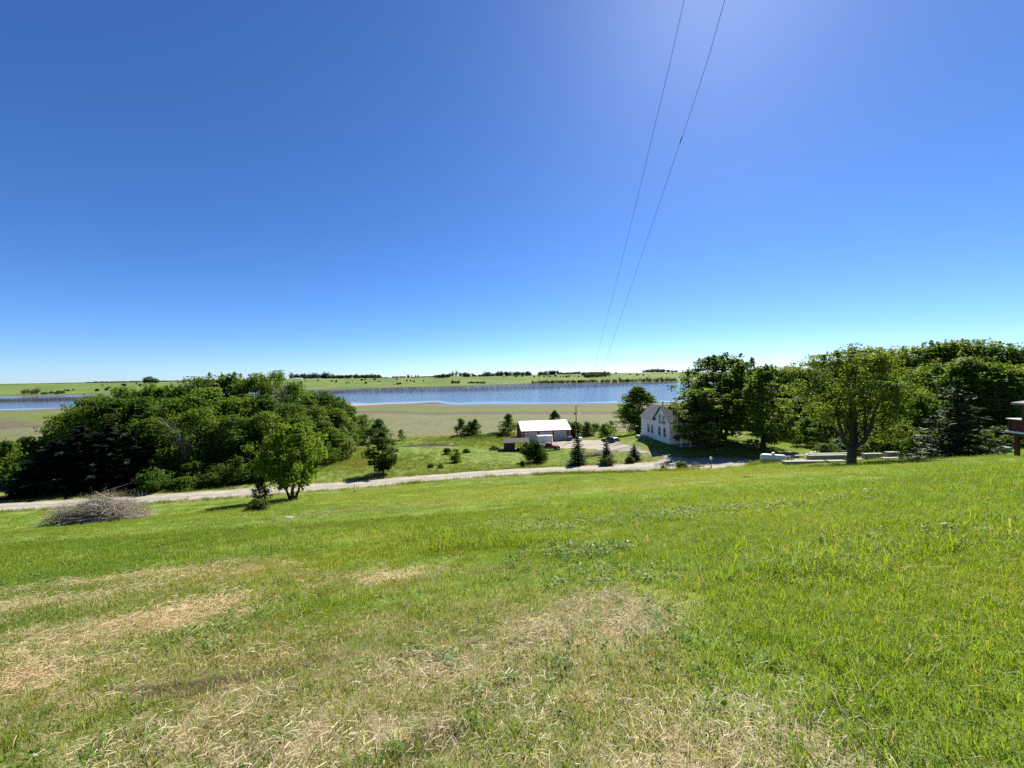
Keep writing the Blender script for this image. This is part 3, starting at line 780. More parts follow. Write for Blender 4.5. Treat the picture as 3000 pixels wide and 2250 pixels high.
for i, (px, base, top, w, k, lab) in enumerate([
    (1062, 1297, 1215, 85, 'airy2', "thin-crowned tree at the field edge right of the wood"), (1108, 1296, 1228, 70, 'scrub', "bushy tree at the field edge behind the dark roadside tree"),
    (1176, 1290, 1258, 34, 'sapling', "small sparse sapling standing alone at the stubble field edge"),
    (1350, 1279, 1226, 48, 'scrub', "left of the two bushy trees at the stubble field edge"), (1378, 1279, 1234, 40, 'scrub', "shorter middle bush between the paired trees at the field edge"), (1392, 1278, 1228, 42, 'scrub', "right of the two bushy trees at the stubble field edge"),
    (1490, 1276, 1212, 58, 'scrub', "dense rounded tree at the left end of the red garage"), (1625, 1260, 1203, 40, 'broad4', "tree top showing above the garage's white roof"),
    (1688, 1278, 1236, 70, 'bush1', "wide dark shrub beside the utility pole"), (1720, 1276, 1236, 50, 'scrub', "upright shrub behind the wide dark shrub by the utility pole"), (1775, 1278, 1240, 60, 'bush3', "rounded dark shrub behind the parked car"), (1790, 1268, 1232, 36, 'sapling', "thin shrub rising behind the rounded shrub by the car"),
    (1745, 1262, 1240, 30, 'bush2', "small shrub at the field edge between the pole and car"), (1660, 1262, 1234, 40, 'bush1', "shrub at the right end of the red garage"),
    (1870, 1272, 1133, 128, 'broad4', "dense dark tree standing behind the white house's left corner")]):
    g = G(px, base, 60)
    tree_px('yard_tree', k, lab, 'tree', px, top, g[1], w, tint([MIDG, DARKG][i % 2], nrng), i * .9, crown='crown', stem='trunk')
for i, (px, base, w, h, k, c, lab) in enumerate([
    (1335, 1354, 46, 40, 'bush3', MIDG, "leafy bush alone in the middle of the meadow"), (1310, 1330, 26, 18, 'bush2', DARKG, "small low bush behind the meadow bush, left of it"), (1365, 1326, 24, 12, 'bush1', DARKG, "small low bush behind the meadow bush, right of it"),
    (1262, 1370, 22, 12, 'bush2', MIDG, "tiny bush on the meadow near the road, left one"), (1290, 1371, 24, 14, 'bush3', YELG, "tiny bush on the meadow near the road, right one"),
    (1531, 1366, 20, 18, 'bush1', DARKG, "small dark bush by the far road edge left of the spruces"),
    (1568, 1354, 72, 62, 'densebush', (.050, .095, .022), "large dense clipped-looking bush in front of the pickup truck"),
    (1543, 1325, 30, 30, 'bush2', DARKG, "bush growing against the open shed's front"),
    (1448, 1319, 34, 12, 'bush3', (.05, .06, .04), "scruffy grey-green brush left of the open shed"), (1490, 1318, 22, 12, 'bush2', MIDG, "scruffy weeds at the shed's near corner"),
    (1778, 1363, 40, 26, 'densebush', PALEG, "pale leafy bush at the foot of the middle spruce"), (1846, 1356, 30, 20, 'densebush', PALEG, "pale leafy bush at the foot of the smallest spruce"),
    (1997, 1373, 42, 22, 'bush1', YELG, "round bush on the near road verge beside the wire fence"), (1944, 1374, 20, 13, 'bush3', MIDG, "small bush on the near road verge left of the round bush"),
    (1395, 1282, 80, 8, 'bush1', DARKG, "long low dark growth under the paired field edge trees"), (1450, 1277, 70, 9, 'bush2', DARKG, "low dark growth along the field edge left of the garage")]):
    g = G(px, base, 40)
    put_tree('bush', k, lab, 'bush', g[0], g[1], h / F * g[1], w / F * g[1], c, i * 1.7, crown='foliage', stem='stem')
for i, (px, base, top, w, k, lab) in enumerate([(1692, 1360, 1272, 66, 'spruce1', "tallest of three young spruces between road and yard"), (1777, 1357, 1291, 58, 'spruce2', "middle-height spruce with a pale bush at its foot"), (1858, 1348, 1302, 52, 'spruce1', "smallest and squattest of the three young yard spruces"),
                                                (2806, 1343, 1116, 200, 'spruce2', "big dark spruce at the right edge of the lawn beside the wood")]):
    g = G(px, base, 25)
    tree_px('spruce_tree', k, lab, 'spruce', px, top, g[1], w, (.040, .064, .034) if i < 3 else (.045, .080, .028), i * .8, group='spruce trees')

# ---- trees round the white house and the wood at the right
kind('yardbig', deciduous(33, 17, 6.2, 3.4, 'round', 150, 200, 1.4, (.36, .22), .55, stems=5, limbs=16, shoots=34, flat=.75, bark=M_BARK_GREY), 17.6, 14.0)
kind('yardmid', deciduous(34, 12, 4.0, 1.0, 'tall', 74, 190, 1.0, (.28, .19), .48, limbs=18, flat=.75, shoots=14, gaps=.08), 12.4, 9.0)
kind('yardtall', deciduous(35, 15, 3.9, 1.4, 'egg', 84, 190, 1.05, (.28, .19), .34, limbs=20, flat=.75, shoots=14, gaps=.08), 15.4, 9.8)
g = G(2142, 1287, 40); tree_px('shade_tree', 'yardbig', "tall dense multi-limbed tree rising above the house's right side", 'tree', 2112, 1042, g[1], 250, (.085, .152, .030), .5)
g = G(2075, 1333, 40); tree_px('shade_tree', 'yardmid', "leafy tree with thick trunk in front of the white house's right end", 'tree', 2056, 1138, g[1] + 5, 205, (.140, .215, .036), 2.2)
g = G(2232, 1334, 40); tree_px('shade_tree', 'yardtall', "tall slim leafy tree left of the propane tank on the lawn", 'tree', 2235, 1072, g[1] + 4, 175, (.140, .218, .038), 4.2)
# forked tree: trunk divides a metre or so up into four rising limbs
def forked():
    rng = np.random.default_rng(51); tubes = []
    tubes.append(([(0, 0, -.3), (0, 0, .3), (.02, 0, 1.0), (.05, .0, 1.75)], [.48, .40, .36, .38]))
    limbs = [[(-.12, 0, 1.5), (-.6, .2, 2.5), (-.95, .3, 4.2), (-1.05, .5, 6.2), (-1.9, .6, 8.6)], [(0, .1, 1.6), (-.2, -.2, 3.0), (-.35, -.3, 5.0), (-.3, -.2, 7.4), (.2, -.4, 10.2)],
             [(.15, 0, 1.6), (.5, .1, 2.5), (.55, .3, 4.4), (.5, .2, 6.8), (.9, .6, 9.6)], [(.25, .1, 1.7), (.75, -.5, 2.5), (1.1, -.8, 4.0), (1.5, -.8, 5.8), (2.6, -.6, 7.8)]]
    for l in limbs: tubes.append((l, [.24, .19, .15, .10, .03]))
    puffs = 120; C = []; rr = []
    lp = [np.array(l) for l in limbs]
    pc = []
    for i in range(puffs):
        th = rng.uniform(0, 6.28); t_ = rng.random() ** .8; z = 4.5 + 7.4 * t_
        r = 4.7 * math.sqrt(max(0, 1 - (2 * t_ - .95) ** 2 / 1.15)) * rng.random() ** .4 * (1 + .25 * math.sin(3 * th + 1.2))
        pc.append((r * math.cos(th) + .4, r * math.sin(th), z))
    for i in range(16): pc.append((rng.uniform(2.8, 5.4), rng.uniform(-1, 2), rng.uniform(2.2, 4.6)))
    pc = np.array(pc)
    for i in rng.permutation(len(pc))[:40]:
        l = lp[rng.integers(4)]; k = rng.integers(1, 4); a = l[k]; e = pc[i]
        tubes.append(([a, a * .5 + e * .5 + np.array((0, 0, .3)), e], [.07, .04, .012]))
    pr = rng.uniform(.6, 1.25, len(pc)); cnt = (210 * pr ** 2).astype(int) + 20
    pid = np.repeat(np.arange(len(pc)), cnt); n = len(pid); d = unit(rng.normal(0, 1, (n, 3)))
    c = pc[pid] + d * (rng.random(n) ** .45 * pr[pid])[:, None] * np.array((1, 1, .7)) ; c += .2 * np.sin(c * 4.3 + pid[:, None])
    nrm = d * .4 + np.array((0, 0, .6)) + rng.normal(0, .6, (n, 3)); tan = rng.normal(0, 1, (n, 3)) + np.array((0, 0, -.4)); sz = rng.uniform(.6, 1.25, n)
    return wood_mesh("trunk", tubes, M_BARK, 7), leaf_mesh("crown", c, nrm, tan, .22 * sz, .14 * sz, rng, M_LEAF)
kind('forked', forked(), 12.0, 9.8)
g = G(2495, 1359, 20)
_fh = (P(2480, 1018, g[1])[2] - g[2])
put_tree('forked_tree', 'forked', "big tree with dark forked trunk on the lawn edge by the concrete walls", 'tree', g[0], g[1], _fh, 330 / F * g[1], (.130, .195, .036), 0.0)
rw = [  # wood at the right: px, top, distance, width px, kind
    (2160, 1085, 118, 150, 'broad2'), (2215, 1092, 112, 140, 'broad4'), (2262, 1078, 100, 150, 'broad2'), (2318, 1074, 96, 150, 'airy2'), (2372, 1080, 92, 150, 'broad1'), (2425, 1062, 100, 160, 'airy1'), (2480, 1060, 92, 170, 'broad3'),
    (2545, 1040, 88, 190, 'airy2'), (2610, 1030, 84, 200, 'broad1'), (2680, 1015, 80, 210, 'airy1'), (2745, 1004, 78, 200, 'broad2'), (2800, 1000, 76, 220, 'airy2'), (2868, 1000, 74, 210, 'broad3'), (2925, 1010, 72, 200, 'airy1'), (2985, 1032, 70, 200, 'broad1'), (3060, 1030, 70, 220, 'broad2'), (3150, 1010, 72, 240, 'airy2')]
rw2 = [(2345, 1165, 84, 150, 'broad4'), (2395, 1180, 78, 140, 'scrub'), (2560, 1105, 66, 200, 'broad4'), (2640, 1120, 62, 190, 'airy2'), (2690, 1150, 56, 170, 'broad1'), (2735, 1070, 64, 220, 'broad1'), (2830, 1055, 60, 220, 'broad4'), (2905, 1065, 58, 200, 'broad2'), (2975, 1075, 56, 200, 'broad3'), (3060, 1080, 54, 240, 'broad1')]
rw3 = [(2420, 1215, 66, 110, 'scrub'), (2365, 1225, 70, 90, 'scrub'), (2470, 1285, 58, 120, 'bush1'), (2560, 1260, 52, 110, 'scrub'), (2640, 1245, 50, 130, 'scrub'), (2700, 1265, 46, 120, 'bush1'), (2600, 1290, 54, 90, 'bush3'), (2885, 1265, 42, 80, 'bush3'), (2940, 1250, 50, 130, 'scrub'), (2990, 1255, 48, 120, 'scrub'), (2430, 1300, 56, 100, 'bush3')]
for rowname, row in (('back', rw), ('middle', rw2), ('front', rw3)):
    for i, (px, top, Yd, w, k) in enumerate(row):
        colr = [MIDG, YELG, DARKG, MIDG][R_.randrange(4)]
        tree_px('grove_tree' if rowname != 'front' else 'grove_sapling', k, f"{ORD[i]} {'tree' if rowname != 'front' else 'young tree'} from the left in the {rowname} row of the wood at the right", 'tree', px, top, Yd, w, tint(colr, nrng), R_.uniform(0, 6.28), 'trees in the wood at the right')

# ------------------------------------------------------------------ grass: small tufts instanced over the ground
def grass_material(name, a, b, trans=.5, dryness=.0, dry=(.42, .34, .18), scale=1.0):
    t = NT(name)
    r = t.attr('rnd'); pos = t.pos()
    oi = t.n("ShaderNodeObjectInfo").outputs['Random']
    n1 = t.noise(.35 * scale, 4, .6, pos); n2 = t.noise(.05, 3, .5, pos)
    c = t.mix(t.sm(t.math('ADD', t.math('MULTIPLY', r, .5), t.math('MULTIPLY', n1, .6)), .25, .85), C4(a), C4(b))
    c = t.mix(t.math('MULTIPLY', t.sm(n2, .45, .62), .45), c, C4((b[0] * 1.45, b[1] * 1.08, b[2] * .9)))
    c = t.mix(t.sm(t.math('ADD', oi, t.math('MULTIPLY', r, .25)), 1.12 - dryness, 1.2 - dryness * .8), c, C4(dry))
    tr = t.n("ShaderNodeBsdfTranslucent"); t.put(tr, 'Color', t.mix(1.0, c, (1.25, 1.15, .55, 1), 'MULTIPLY'))
    t.set(color=c, rough=.55, spec=.22)
    mx = t.n("ShaderNodeMixShader"); mx.inputs[0].default_value = trans
    t.t.links.new(t.b.outputs[0], mx.inputs[1]); t.t.links.new(tr.outputs[0], mx.inputs[2]); t.t.links.new(mx.outputs[0], t.out.inputs[0])
    return t.m

def tuft(name, seed, blades, spread, length, width, lean, mat, flat=False, curl=.5):
    rng = np.random.default_rng(seed); n = blades
    p = np.stack([rng.normal(0, spread * .5, n), rng.normal(0, spread * .5, n), np.zeros(n)], 1)
    a = rng.uniform(0, 2 * math.pi, n); d = np.stack([np.cos(a), np.sin(a), np.zeros(n)], 1)
    L = length * rng.uniform(.45, 1.2, n); ln = lean * rng.uniform(.3, 1.5, n)
    side = np.stack([-np.sin(a), np.cos(a), np.zeros(n)], 1); tw = rng.uniform(0, 2 * math.pi, n)
    side = side * np.cos(tw)[:, None] + d * np.sin(tw)[:, None] * .6
    w = width * rng.uniform(.6, 1.3, n)
    if flat:
        z0 = rng.uniform(.004, .035, n)
        p[:, 2] = z0; tip = p + d * L[:, None]; tip[:, 2] = z0 + rng.normal(.0, .018, n).clip(-.01, .06); midp = (p + tip) / 2 + np.array((0, 0, .012))
        side = np.cross(d, (0, 0, 1.0)) * .8 + np.array((0, 0, .4))
    else:
        up = L * np.sqrt(np.clip(1 - (ln * .8) ** 2, .08, 1))
        midp = p + d * (L * ln * .32)[:, None] + np.stack([0 * up, 0 * up, up * .58], 1)
        tip = p + d * (L * ln)[:, None] + np.stack([0 * up, 0 * up, up * (1 - curl * np.clip(ln, 0, 1) * .5)], 1)
        p[:, 2] -= .012
    v = np.stack([p - side * (w * .5)[:, None], p + side * (w * .5)[:, None], midp + side * (w * .42)[:, None], midp - side * (w * .42)[:, None], tip], 1).reshape(-1, 3)
    b = np.arange(n) * 5
    f = [[int(i), int(i + 1), int(i + 2), int(i + 3)] for i in b] + [[int(i + 3), int(i + 2), int(i + 4)] for i in b]
    rnd = rng.random(n)
    return mesh_np(name, v, f, mat, False, {'rnd': ('FACE', 'FLOAT', np.concatenate([rnd, rnd]))})

def weed_mesh(name, seed, leaves, R, L, W, mat, tall=.06):
    rng = np.random.default_rng(seed); n = leaves
    a = rng.uniform(0, 6.283, n); r = R * rng.random(n) ** .6
    c = np.stack([r * np.cos(a), r * np.sin(a), tall * rng.uniform(.2, 1.0, n)], 1)
    nrm = np.array((0, 0, 1.0)) + rng.normal(0, .45, (n, 3)); tan = np.stack([np.cos(a), np.sin(a), rng.normal(.1, .35, n)], 1) + rng.normal(0, .35, (n, 3))
    sz = rng.uniform(.6, 1.25, n)
    return leaf_mesh(name, c, nrm, tan, L * sz, W * sz, rng, mat, .06)

def scatter(name, meshes, xs, ys, scl, rng, label, cat=None, zoff=0.0, tilt=.0, weights=None, z=None):
    """one object whose geometry nodes instance tufts at points lying on the ground"""
    n = len(xs)
    zs = (H(xs, ys) if z is None else z) + zoff
    col = bpy.data.collections.new(name + "_tufts")
    for i, me in enumerate(meshes):
        col.objects.link(bpy.data.objects.new(f"{name}_tuft_{i}", me))
    rot = np.stack([rng.normal(0, tilt, n), rng.normal(0, tilt, n), rng.uniform(0, 6.283, n)], 1)
    idx = rng.choice(len(meshes), n, p=weights)
    me = bpy.data.meshes.new(name); me.vertices.add(n); me.vertices.foreach_set("co", np.stack([xs, ys, zs], 1).astype(np.float32).ravel())
    for nm, typ, key, arr in (('rot', 'FLOAT_VECTOR', 'vector', rot), ('scl', 'FLOAT_VECTOR', 'vector', scl), ('idx', 'INT', 'value', idx)):
        a = me.attributes.new(nm, typ, 'POINT'); a.data.foreach_set(key, np.asarray(arr).astype(np.int32 if typ == 'INT' else np.float32).ravel())
    o = link(name, me)
    ng = bpy.data.node_groups.new(name, 'GeometryNodeTree')
    ng.interface.new_socket('Geometry', in_out='INPUT', socket_type='NodeSocketGeometry'); ng.interface.new_socket('Geometry', in_out='OUTPUT', socket_type='NodeSocketGeometry')
    gi, go = ng.nodes.new('NodeGroupInput'), ng.nodes.new('NodeGroupOutput')
    ci = ng.nodes.new('GeometryNodeCollectionInfo'); ci.inputs['Collection'].default_value = col; ci.inputs['Separate Children'].default_value = True; ci.inputs['Reset Children'].default_value = True
    ip = ng.nodes.new('GeometryNodeInstanceOnPoints'); ip.inputs['Pick Instance'].default_value = True
    def na(nm, typ):
        nd = ng.nodes.new('GeometryNodeInputNamedAttribute'); nd.data_type = typ; nd.inputs['Name'].default_value = nm
        return [s for s in nd.outputs if s.name == 'Attribute' and s.enabled][0]
    L = ng.links.new
    L(gi.outputs[0], ip.inputs['Points']); L(ci.outputs[0], ip.inputs['Instance']); L(na('idx', 'INT'), ip.inputs['Instance Index'])
    L(na('rot', 'FLOAT_VECTOR'), ip.inputs['Rotation']); L(na('scl', 'FLOAT_VECTOR'), ip.inputs['Scale']); L(ip.outputs[0], go.inputs[0])
    md = o.modifiers.new("scatter", 'NODES'); md.node_group = ng
    tag(o, label, cat, kind='stuff')
    return o

MG_LAWN = grass_material("lawn_blades", (.110, .190, .020), (.205, .280, .034), .52, .05)
MG_LONG = grass_material("long_blades", (.110, .215, .016), (.245, .340, .030), .55, .05)
MG_DRY = grass_material("dry_blades", (.14, .190, .042), (.33, .33, .125), .45, .38, (.56, .48, .31))
MG_STRAW = grass_material("straw_stems", (.38, .315, .19), (.72, .63, .44), .35, .0)
MG_WEED = grass_material("weed_leaves", (.17, .25, .085), (.31, .38, .17), .45, .0)
MG_MEADOW = grass_material("meadow_blades", (.085, .150, .020), (.175, .225, .040), .5, .12, (.36, .31, .16), .5)

rg = np.random.default_rng(2024)
T_lawn = [tuft("lawn_tuft", 100 + i, 26, .11, .055, .0055, .55, MG_LAWN) for i in range(5)]
T_long = [tuft("long_tuft", 110 + i, 24, .12, .16, .0065, .75, MG_LONG) for i in range(5)] + [tuft("long_tuft", 118, 20, .16, .10, .0065, .7, MG_LONG)]
T_dry = [tuft("dry_tuft", 120 + i, 26, .12, .055, .005, .8, MG_DRY) for i in range(5)]
T_straw = [tuft("straw_tuft", 130 + i, 24, .16, .10, .0038, .8, MG_STRAW, True) for i in range(5)]
T_weed = [weed_mesh("weed_tuft", 140 + i, 22, .11, .055, .030, MG_WEED, .08) for i in range(4)]
T_mead = [tuft("meadow_tuft", 150 + i, 40, .5, .45, .022, .5, MG_MEADOW) for i in range(5)]
T_mow = [tuft("mown_tuft", 160 + i, 46, .40, .075, .016, .6, MG_LAWN) for i in range(5)]

def sample(y0, y1, dens, half=1.6, pad=4.0):
    """uniform points on the ground in a wedge a bit wider than the view"""
    A = half * (y1 ** 2 - y0 ** 2) + 2 * pad * (y1 - y0); n = int(A * dens)
    y = np.sqrt(rg.uniform(y0 ** 2, y1 ** 2, n)); x = rg.uniform(-1, 1, n) * (half * y + pad)
    return x, y
def sc(n, lo, hi, k=1.0, zk=1.0):
    s = rg.uniform(lo, hi, n) * k
    return np.stack([s, s, s * zk * rg.uniform(.8, 1.2, n)], 1)

XS, YS, SS = [], [], []
for y0, y1, dn, k in ((.9, 5, 150, 1.0), (5, 9, 95, 1.25), (9, 16, 34, 1.9)):
    x, y = sample(y0, y1, dn); dry = f_dry(x, y); lg = f_long(x, y); so = f_soil(x, y); st = f_straw(x, y)
    keep = rg.random(len(x)) < np.clip(1 - .62 * dry - .45 * lg, .14, 1) * (1 - .7 * so) * (1 - .6 * st)
    XS.append(x[keep]); YS.append(y[keep]); SS.append(sc(keep.sum(), .7, 1.35, k, .9 if k > 1.5 else 1))
scatter("lawn_grass", T_lawn, np.concatenate(XS), np.concatenate(YS), np.concatenate(SS), rg, "short mown green grass of the hillside lawn", tilt=.12)
XS, YS, SS = [], [], []
for y0, y1, dn, k in ((.8, 5, 215, 1.0), (5, 10, 110, 1.2), (10, 20, 24, 1.9), (20, 32, 6, 2.6)):
    x, y = sample(y0, y1, dn); lg = f_long(x, y)
    sp = (fnoise(x, y, 47, 3, 1.9) > .55) * .10
    keep = rg.random(len(x)) < np.clip(np.maximum(lg, sp) * 1.15, 0, 1)
    XS.append(x[keep]); YS.append(y[keep]); SS.append(sc(keep.sum(), .55, 1.15, k, .8 + .35 * lg[keep] if False else 1.0))
for c_, rx_, ry_, a_, s_ in LONG:  # tussocks
    n_ = int(45 * s_ * (1 + rx_)); xx_ = c_[0] + rg.normal(0, rx_ * .55, n_); yy_ = c_[1] + rg.normal(0, ry_ * .55, n_)
    XS.append(xx_); YS.append(yy_); SS.append(sc(n_, 1.0, 2.1, 1.0 + .03 * c_[1]))
x, y = sample(1.5, 14, 3.2); tk = (f_long(x, y) > .3) & (fnoise(x, y, 58, 3, 1.2) > .1)
XS.append(x[tk]); YS.append(y[tk]); SS.append(sc(tk.sum(), 1.1, 2.0, 1.0))
scatter("long_grass", T_long, np.concatenate(XS), np.concatenate(YS), np.concatenate(SS), rg, "longer bright green grass growing over the right of the lawn", tilt=.15)
XS, YS, SS = [], [], []
for y0, y1, dn, k in ((.8, 3, 310, .9), (3, 5, 215, 1.0), (5, 9, 120, 1.2), (9, 40, 6, 2.6)):
    x, y = sample(y0, y1, dn); dry = f_dry(x, y); so = f_soil(x, y)
    keep = rg.random(len(x)) < np.clip(dry * 1.05 + .02, 0, 1) * (1 - .6 * so)
    XS.append(x[keep]); YS.append(y[keep]); SS.append(sc(keep.sum(), .6, 1.3, k))
scatter("dry_grass", T_dry, np.concatenate(XS), np.concatenate(YS), np.concatenate(SS), rg, "short dry brown-green turf in the nearest part of the lawn", tilt=.2)
XS, YS, SS = [], [], []
for y0, y1, dn, k in ((.9, 5, 190, 1.0), (5, 9, 85, 1.3), (9, 34, 3, 2.0)):
    x, y = sample(y0, y1, dn); st = f_straw(x, y); dry = f_dry(x, y)
    keep = rg.random(len(x)) < np.clip(st * 1.35 + .06 * dry + .004, 0, 1)
    XS.append(x[keep]); YS.append(y[keep]); SS.append(sc(keep.sum(), .5, 1.35, k))
scatter("straw", T_straw, np.concatenate(XS), np.concatenate(YS), np.concatenate(SS), rg, "pale cut straw lying flat on the dry turf", tilt=.12)
XS, YS, SS = [], [], []
for y0, y1, dn, k in ((.9, 6, 60, .9), (6, 12, 45, 1.25), (12, 30, 14, 2.0)):
    x, y = sample(y0, y1, dn); wd = f_weed(x, y)
    keep = rg.random(len(x)) < np.clip(wd * .8 - .08 + .04 * (y < 9), 0, 1)
    XS.append(x[keep]); YS.append(y[keep]); SS.append(sc(keep.sum(), .6, 1.3, k))
scatter("weeds", T_weed, np.concatenate(XS), np.concatenate(YS), np.concatenate(SS), rg, "grey-green broadleaf weeds growing in patches of the lawn", tilt=.2)
MG_CLOVER = grass_material("clover_leaves", (.075, .165, .022), (.16, .27, .045), .45, .0)
T_clov = [weed_mesh("clover_tuft", 170 + i, 24, .08, .027, .019, MG_CLOVER, .05) for i in range(4)]
XS, YS, SS = [], [], []
for y0, y1, dn, k in ((.9, 6, 60, 1.0), (6, 10, 26, 1.4)):
    x, y = sample(y0, y1, dn); pt_ = fnoise(x, y, 50, 3, 1.5)
    keep = (rg.random(len(x)) < np.clip(pt_ * 1.4 - .12, 0, .8)) & (x < np.interp(y, _r[:, 1], _r[:, 0]) + .6)
    XS.append(x[keep]); YS.append(y[keep]); SS.append(sc(keep.sum(), .6, 1.3, k))
scatter("clover", T_clov, np.concatenate(XS), np.concatenate(YS), np.concatenate(SS), rg, "small fresh green clover leaves among the dry turf", tilt=.2)
# dry seed stalks standing or fallen in the longer grass
T_stalk = [tuft("stalk_tuft", 190 + i, 5, .10, .24, .0045, 1.0, MG_STRAW) for i in range(3)] + [tuft("stalk_tuft", 195, 4, .2, .34, .0045, .8, MG_STRAW, True)]
x, y = sample(1.4, 9, 5.0); tk = (f_long(x, y) > .2) & (rg.random(len(x)) < .2 + .8 * (fnoise(x, y, 59, 3, .9) > .15))
scatter("seed_stalks", T_stalk, x[tk], y[tk], sc(tk.sum(), .6, 1.3, 1.0), rg, "pale dry seed stalks among the longer grass at the right", tilt=.25)
# mown lawn farther down the slope and beyond
x1, y1 = sample(14, 34, 7.5); x2, y2 = sample(34, 72, 2.6)
x = np.concatenate([x1, x2]); y = np.concatenate([y1, y2])
k = (y < np.interp(x, _rm[:, 0], _rm[:, 1]) + 1) & ~on_gravel(x, y, 0) & (rg.random(len(x)) > .5 * f_dry(x, y))
x, y = x[k], y[k]
scatter("mown_grass", T_mow, x, y, sc(len(x), .7, 1.3, 1.0) * np.where(y < 34, 1.0, 1.7)[:, None] * np.array((1, 1, .8)), rg, "mown grass of the lawn sloping down to the road", tilt=.1)
# meadow beyond the road, rougher and taller; the house lawn is kept short
n = 30000
x = rg.uniform(-70, 60, n); y = rg.uniform(55, 124, n)
bey = y > np.interp(x, _rm[:, 0], _rm[:, 1]) + 2.6
mown = ((x > 6) & (y < 112)) | ((x > 20))
patch = fnoise(x, y, 48, 3, .12)
k = bey & ~on_gravel(x, y, 0) & (y < YB(x) + 1) & (~mown | (rg.random(n) < .0)) & (rg.random(n) < .55 + .5 * patch) & (x < 22)
s3 = sc(k.sum(), .5, 1.25, 1.0) * (1 + .5 * patch[k])[:, None]
scatter("meadow_grass", T_mead, x[k], y[k], s3, rg, "rough tall meadow grass between the road and the stubble field", tilt=.12)
k2 = bey & mown & ~on_gravel(x, y, 0) & (y < YB(x))
scatter("yard_grass", T_mow, x[k2], y[k2], sc(k2.sum(), 1.0, 1.8, 1.0), rg, "short yard grass round the house and garage", tilt=.1)
# thin regrowth and stubble standing on the field, and sparse growth on the flats
T_stub = [tuft("stubble_tuft", 180 + i, 30, .7, .28, .03, .6, MG_DRY) for i in range(3)] + [tuft("regrowth_tuft", 184 + i, 26, .6, .25, .03, .6, MG_MEADOW) for i in range(2)]
n = 26000
yq = 121 + 170 * rg.random(n) ** 1.5; xq = rg.uniform(-1.4, .62, n) * yq
dd_ = shore_near(xq) - yq; pq = fnoise(xq, yq * 2.2, 57, 4, .09)
k = (yq > YB(xq)) & (dd_ > 14) & (rg.random(n) < .45 + .7 * pq) & ~((dd_ > 88) & (dd_ < 112) & (rg.random(n) < .8))
scatter("field_stubble", T_stub, xq[k], yq[k], sc(k.sum(), .5, 1.3, 1.0), rg, "pale stubble and thin regrowth over the flat field", tilt=.2, weights=[.27, .27, .26, .1, .1])
# taller weeds on both road verges
def verge_pts(edge, n, lo, hi, spread):
    e = np.array(edge)[:, :2]; d = np.concatenate([[0], np.cumsum(np.hypot(*np.diff(e, axis=0).T))]); s = rg.uniform(d[1], d[-1], n)
    px_ = np.interp(s, d, e[:, 0]); py_ = np.interp(s, d, e[:, 1]); return px_ + rg.normal(0, spread, n), py_ + lo + (hi - lo) * rg.random(n) ** 1.3
xa, ya = verge_pts(ROAD_NEAR, 2600, -.1, -1.3, .2)
den = sstep(-.1, .5, fnoise(xa, ya * 0, 49, 3, .35)) * sstep(-20, -8, xa)
k = (rg.random(len(xa)) < .12 + den) & ~on_gravel(xa, ya, 0) ; xa, ya = xa[k], ya[k]
xb, yb = verge_pts(ROAD_FAR, 2200, .1, 1.5, .2); k = ~on_gravel(xb, yb, 0) & (rg.random(len(xb)) < .5); xb, yb = xb[k], yb[k]
scatter("roadside_weeds", T_mead, np.concatenate([xa, xb]), np.concatenate([ya, yb]), np.concatenate([sc(len(xa), .5, 1.3, 1.1), sc(len(xb), .35, .8, 1.0)]), rg, "tall weeds and grass along both edges of the gravel road", tilt=.15)

# ------------------------------------------------------------------ buildings, vehicles and small things
M_WHITE = plain("white_paint", (.74, .74, .72), .6, .06, 2, dirt=(.62, .60, .55))
M_HOUSE = plain("white_siding", (.78, .78, .78), .65, .05, 1.2, dirt=(.66, .66, .64))
M_RED = plain("red_siding", (.20, .022, .020), .55, .18, 2)
M_REDDARK = plain("maroon_board", (.075, .016, .018), .65, .2, 3)
M_ROOFWHITE = plain("white_metal_roof", (.74, .73, .70), .42, .05, .8, spec=.5)
M_DOORGREY = plain("garage_door_paint", (.36, .38, .40), .5, .05, 1.5)
M_SHINGLE = plain("grey_shingles", (.095, .105, .118), .9, .25, 3, bump=.5)
M_SHINGLE_DK = plain("dark_shingles", (.060, .055, .055), .9, .25, 3, bump=.5)
M_SHINGLE_LT = plain("light_shingles", (.24, .225, .20), .9, .2, 4, bump=.4)
M_WOODDK = plain("weathered_boards", (.075, .062, .052), .85, .3, 3, bump=.4)
M_CONC = plain("old_concrete", (.30, .28, .25), .9, .2, 1.2, bump=.4, dirt=(.19, .175, .15))
M_CONC_GR = plain("shaded_concrete", (.30, .30, .30), .9, .15, 1.0, bump=.3, dirt=(.2, .2, .19))
M_GLASS = plain("window_glass", (.020, .024, .030), .12, .1, 1, spec=.35)
M_BLACK = plain("black_rubber", (.022, .022, .022), .8, .2, 8)
M_DARKCAR = plain("dark_car_paint", (.030, .034, .042), .22, .08, 1, spec=.6)
M_TRUCK = plain("red_truck_paint", (.20, .008, .012), .3, .08, 1, spec=.3)
M_TAN = plain("tan_trim_paint", (.48, .40, .30), .4, .05, 1)
M_CHROME = plain("chrome", (.55, .55, .56), .2, .05, 1, metal=.9)
M_TRAILER = plain("trailer_skin", (.62, .65, .67), .38, .05, 1.5)
M_TANK = plain("tank_enamel", (.56, .58, .62), .32, .04, 1.2, spec=.5)
M_BLUE = plain("blue_plastic", (.02, .06, .32), .45, .1, 2)
M_POLE = plain("pole_wood", (.10, .085, .07), .9, .25, 4)
M_STEEL = plain("galvanised_steel", (.32, .33, .34), .5, .1, 4, metal=.6)
M_RUST = plain("rusty_steel", (.10, .05, .03), .85, .3, 8)
M_TWIG = bark_material("dead_twigs", (.34, .28, .22), (.62, .54, .45))
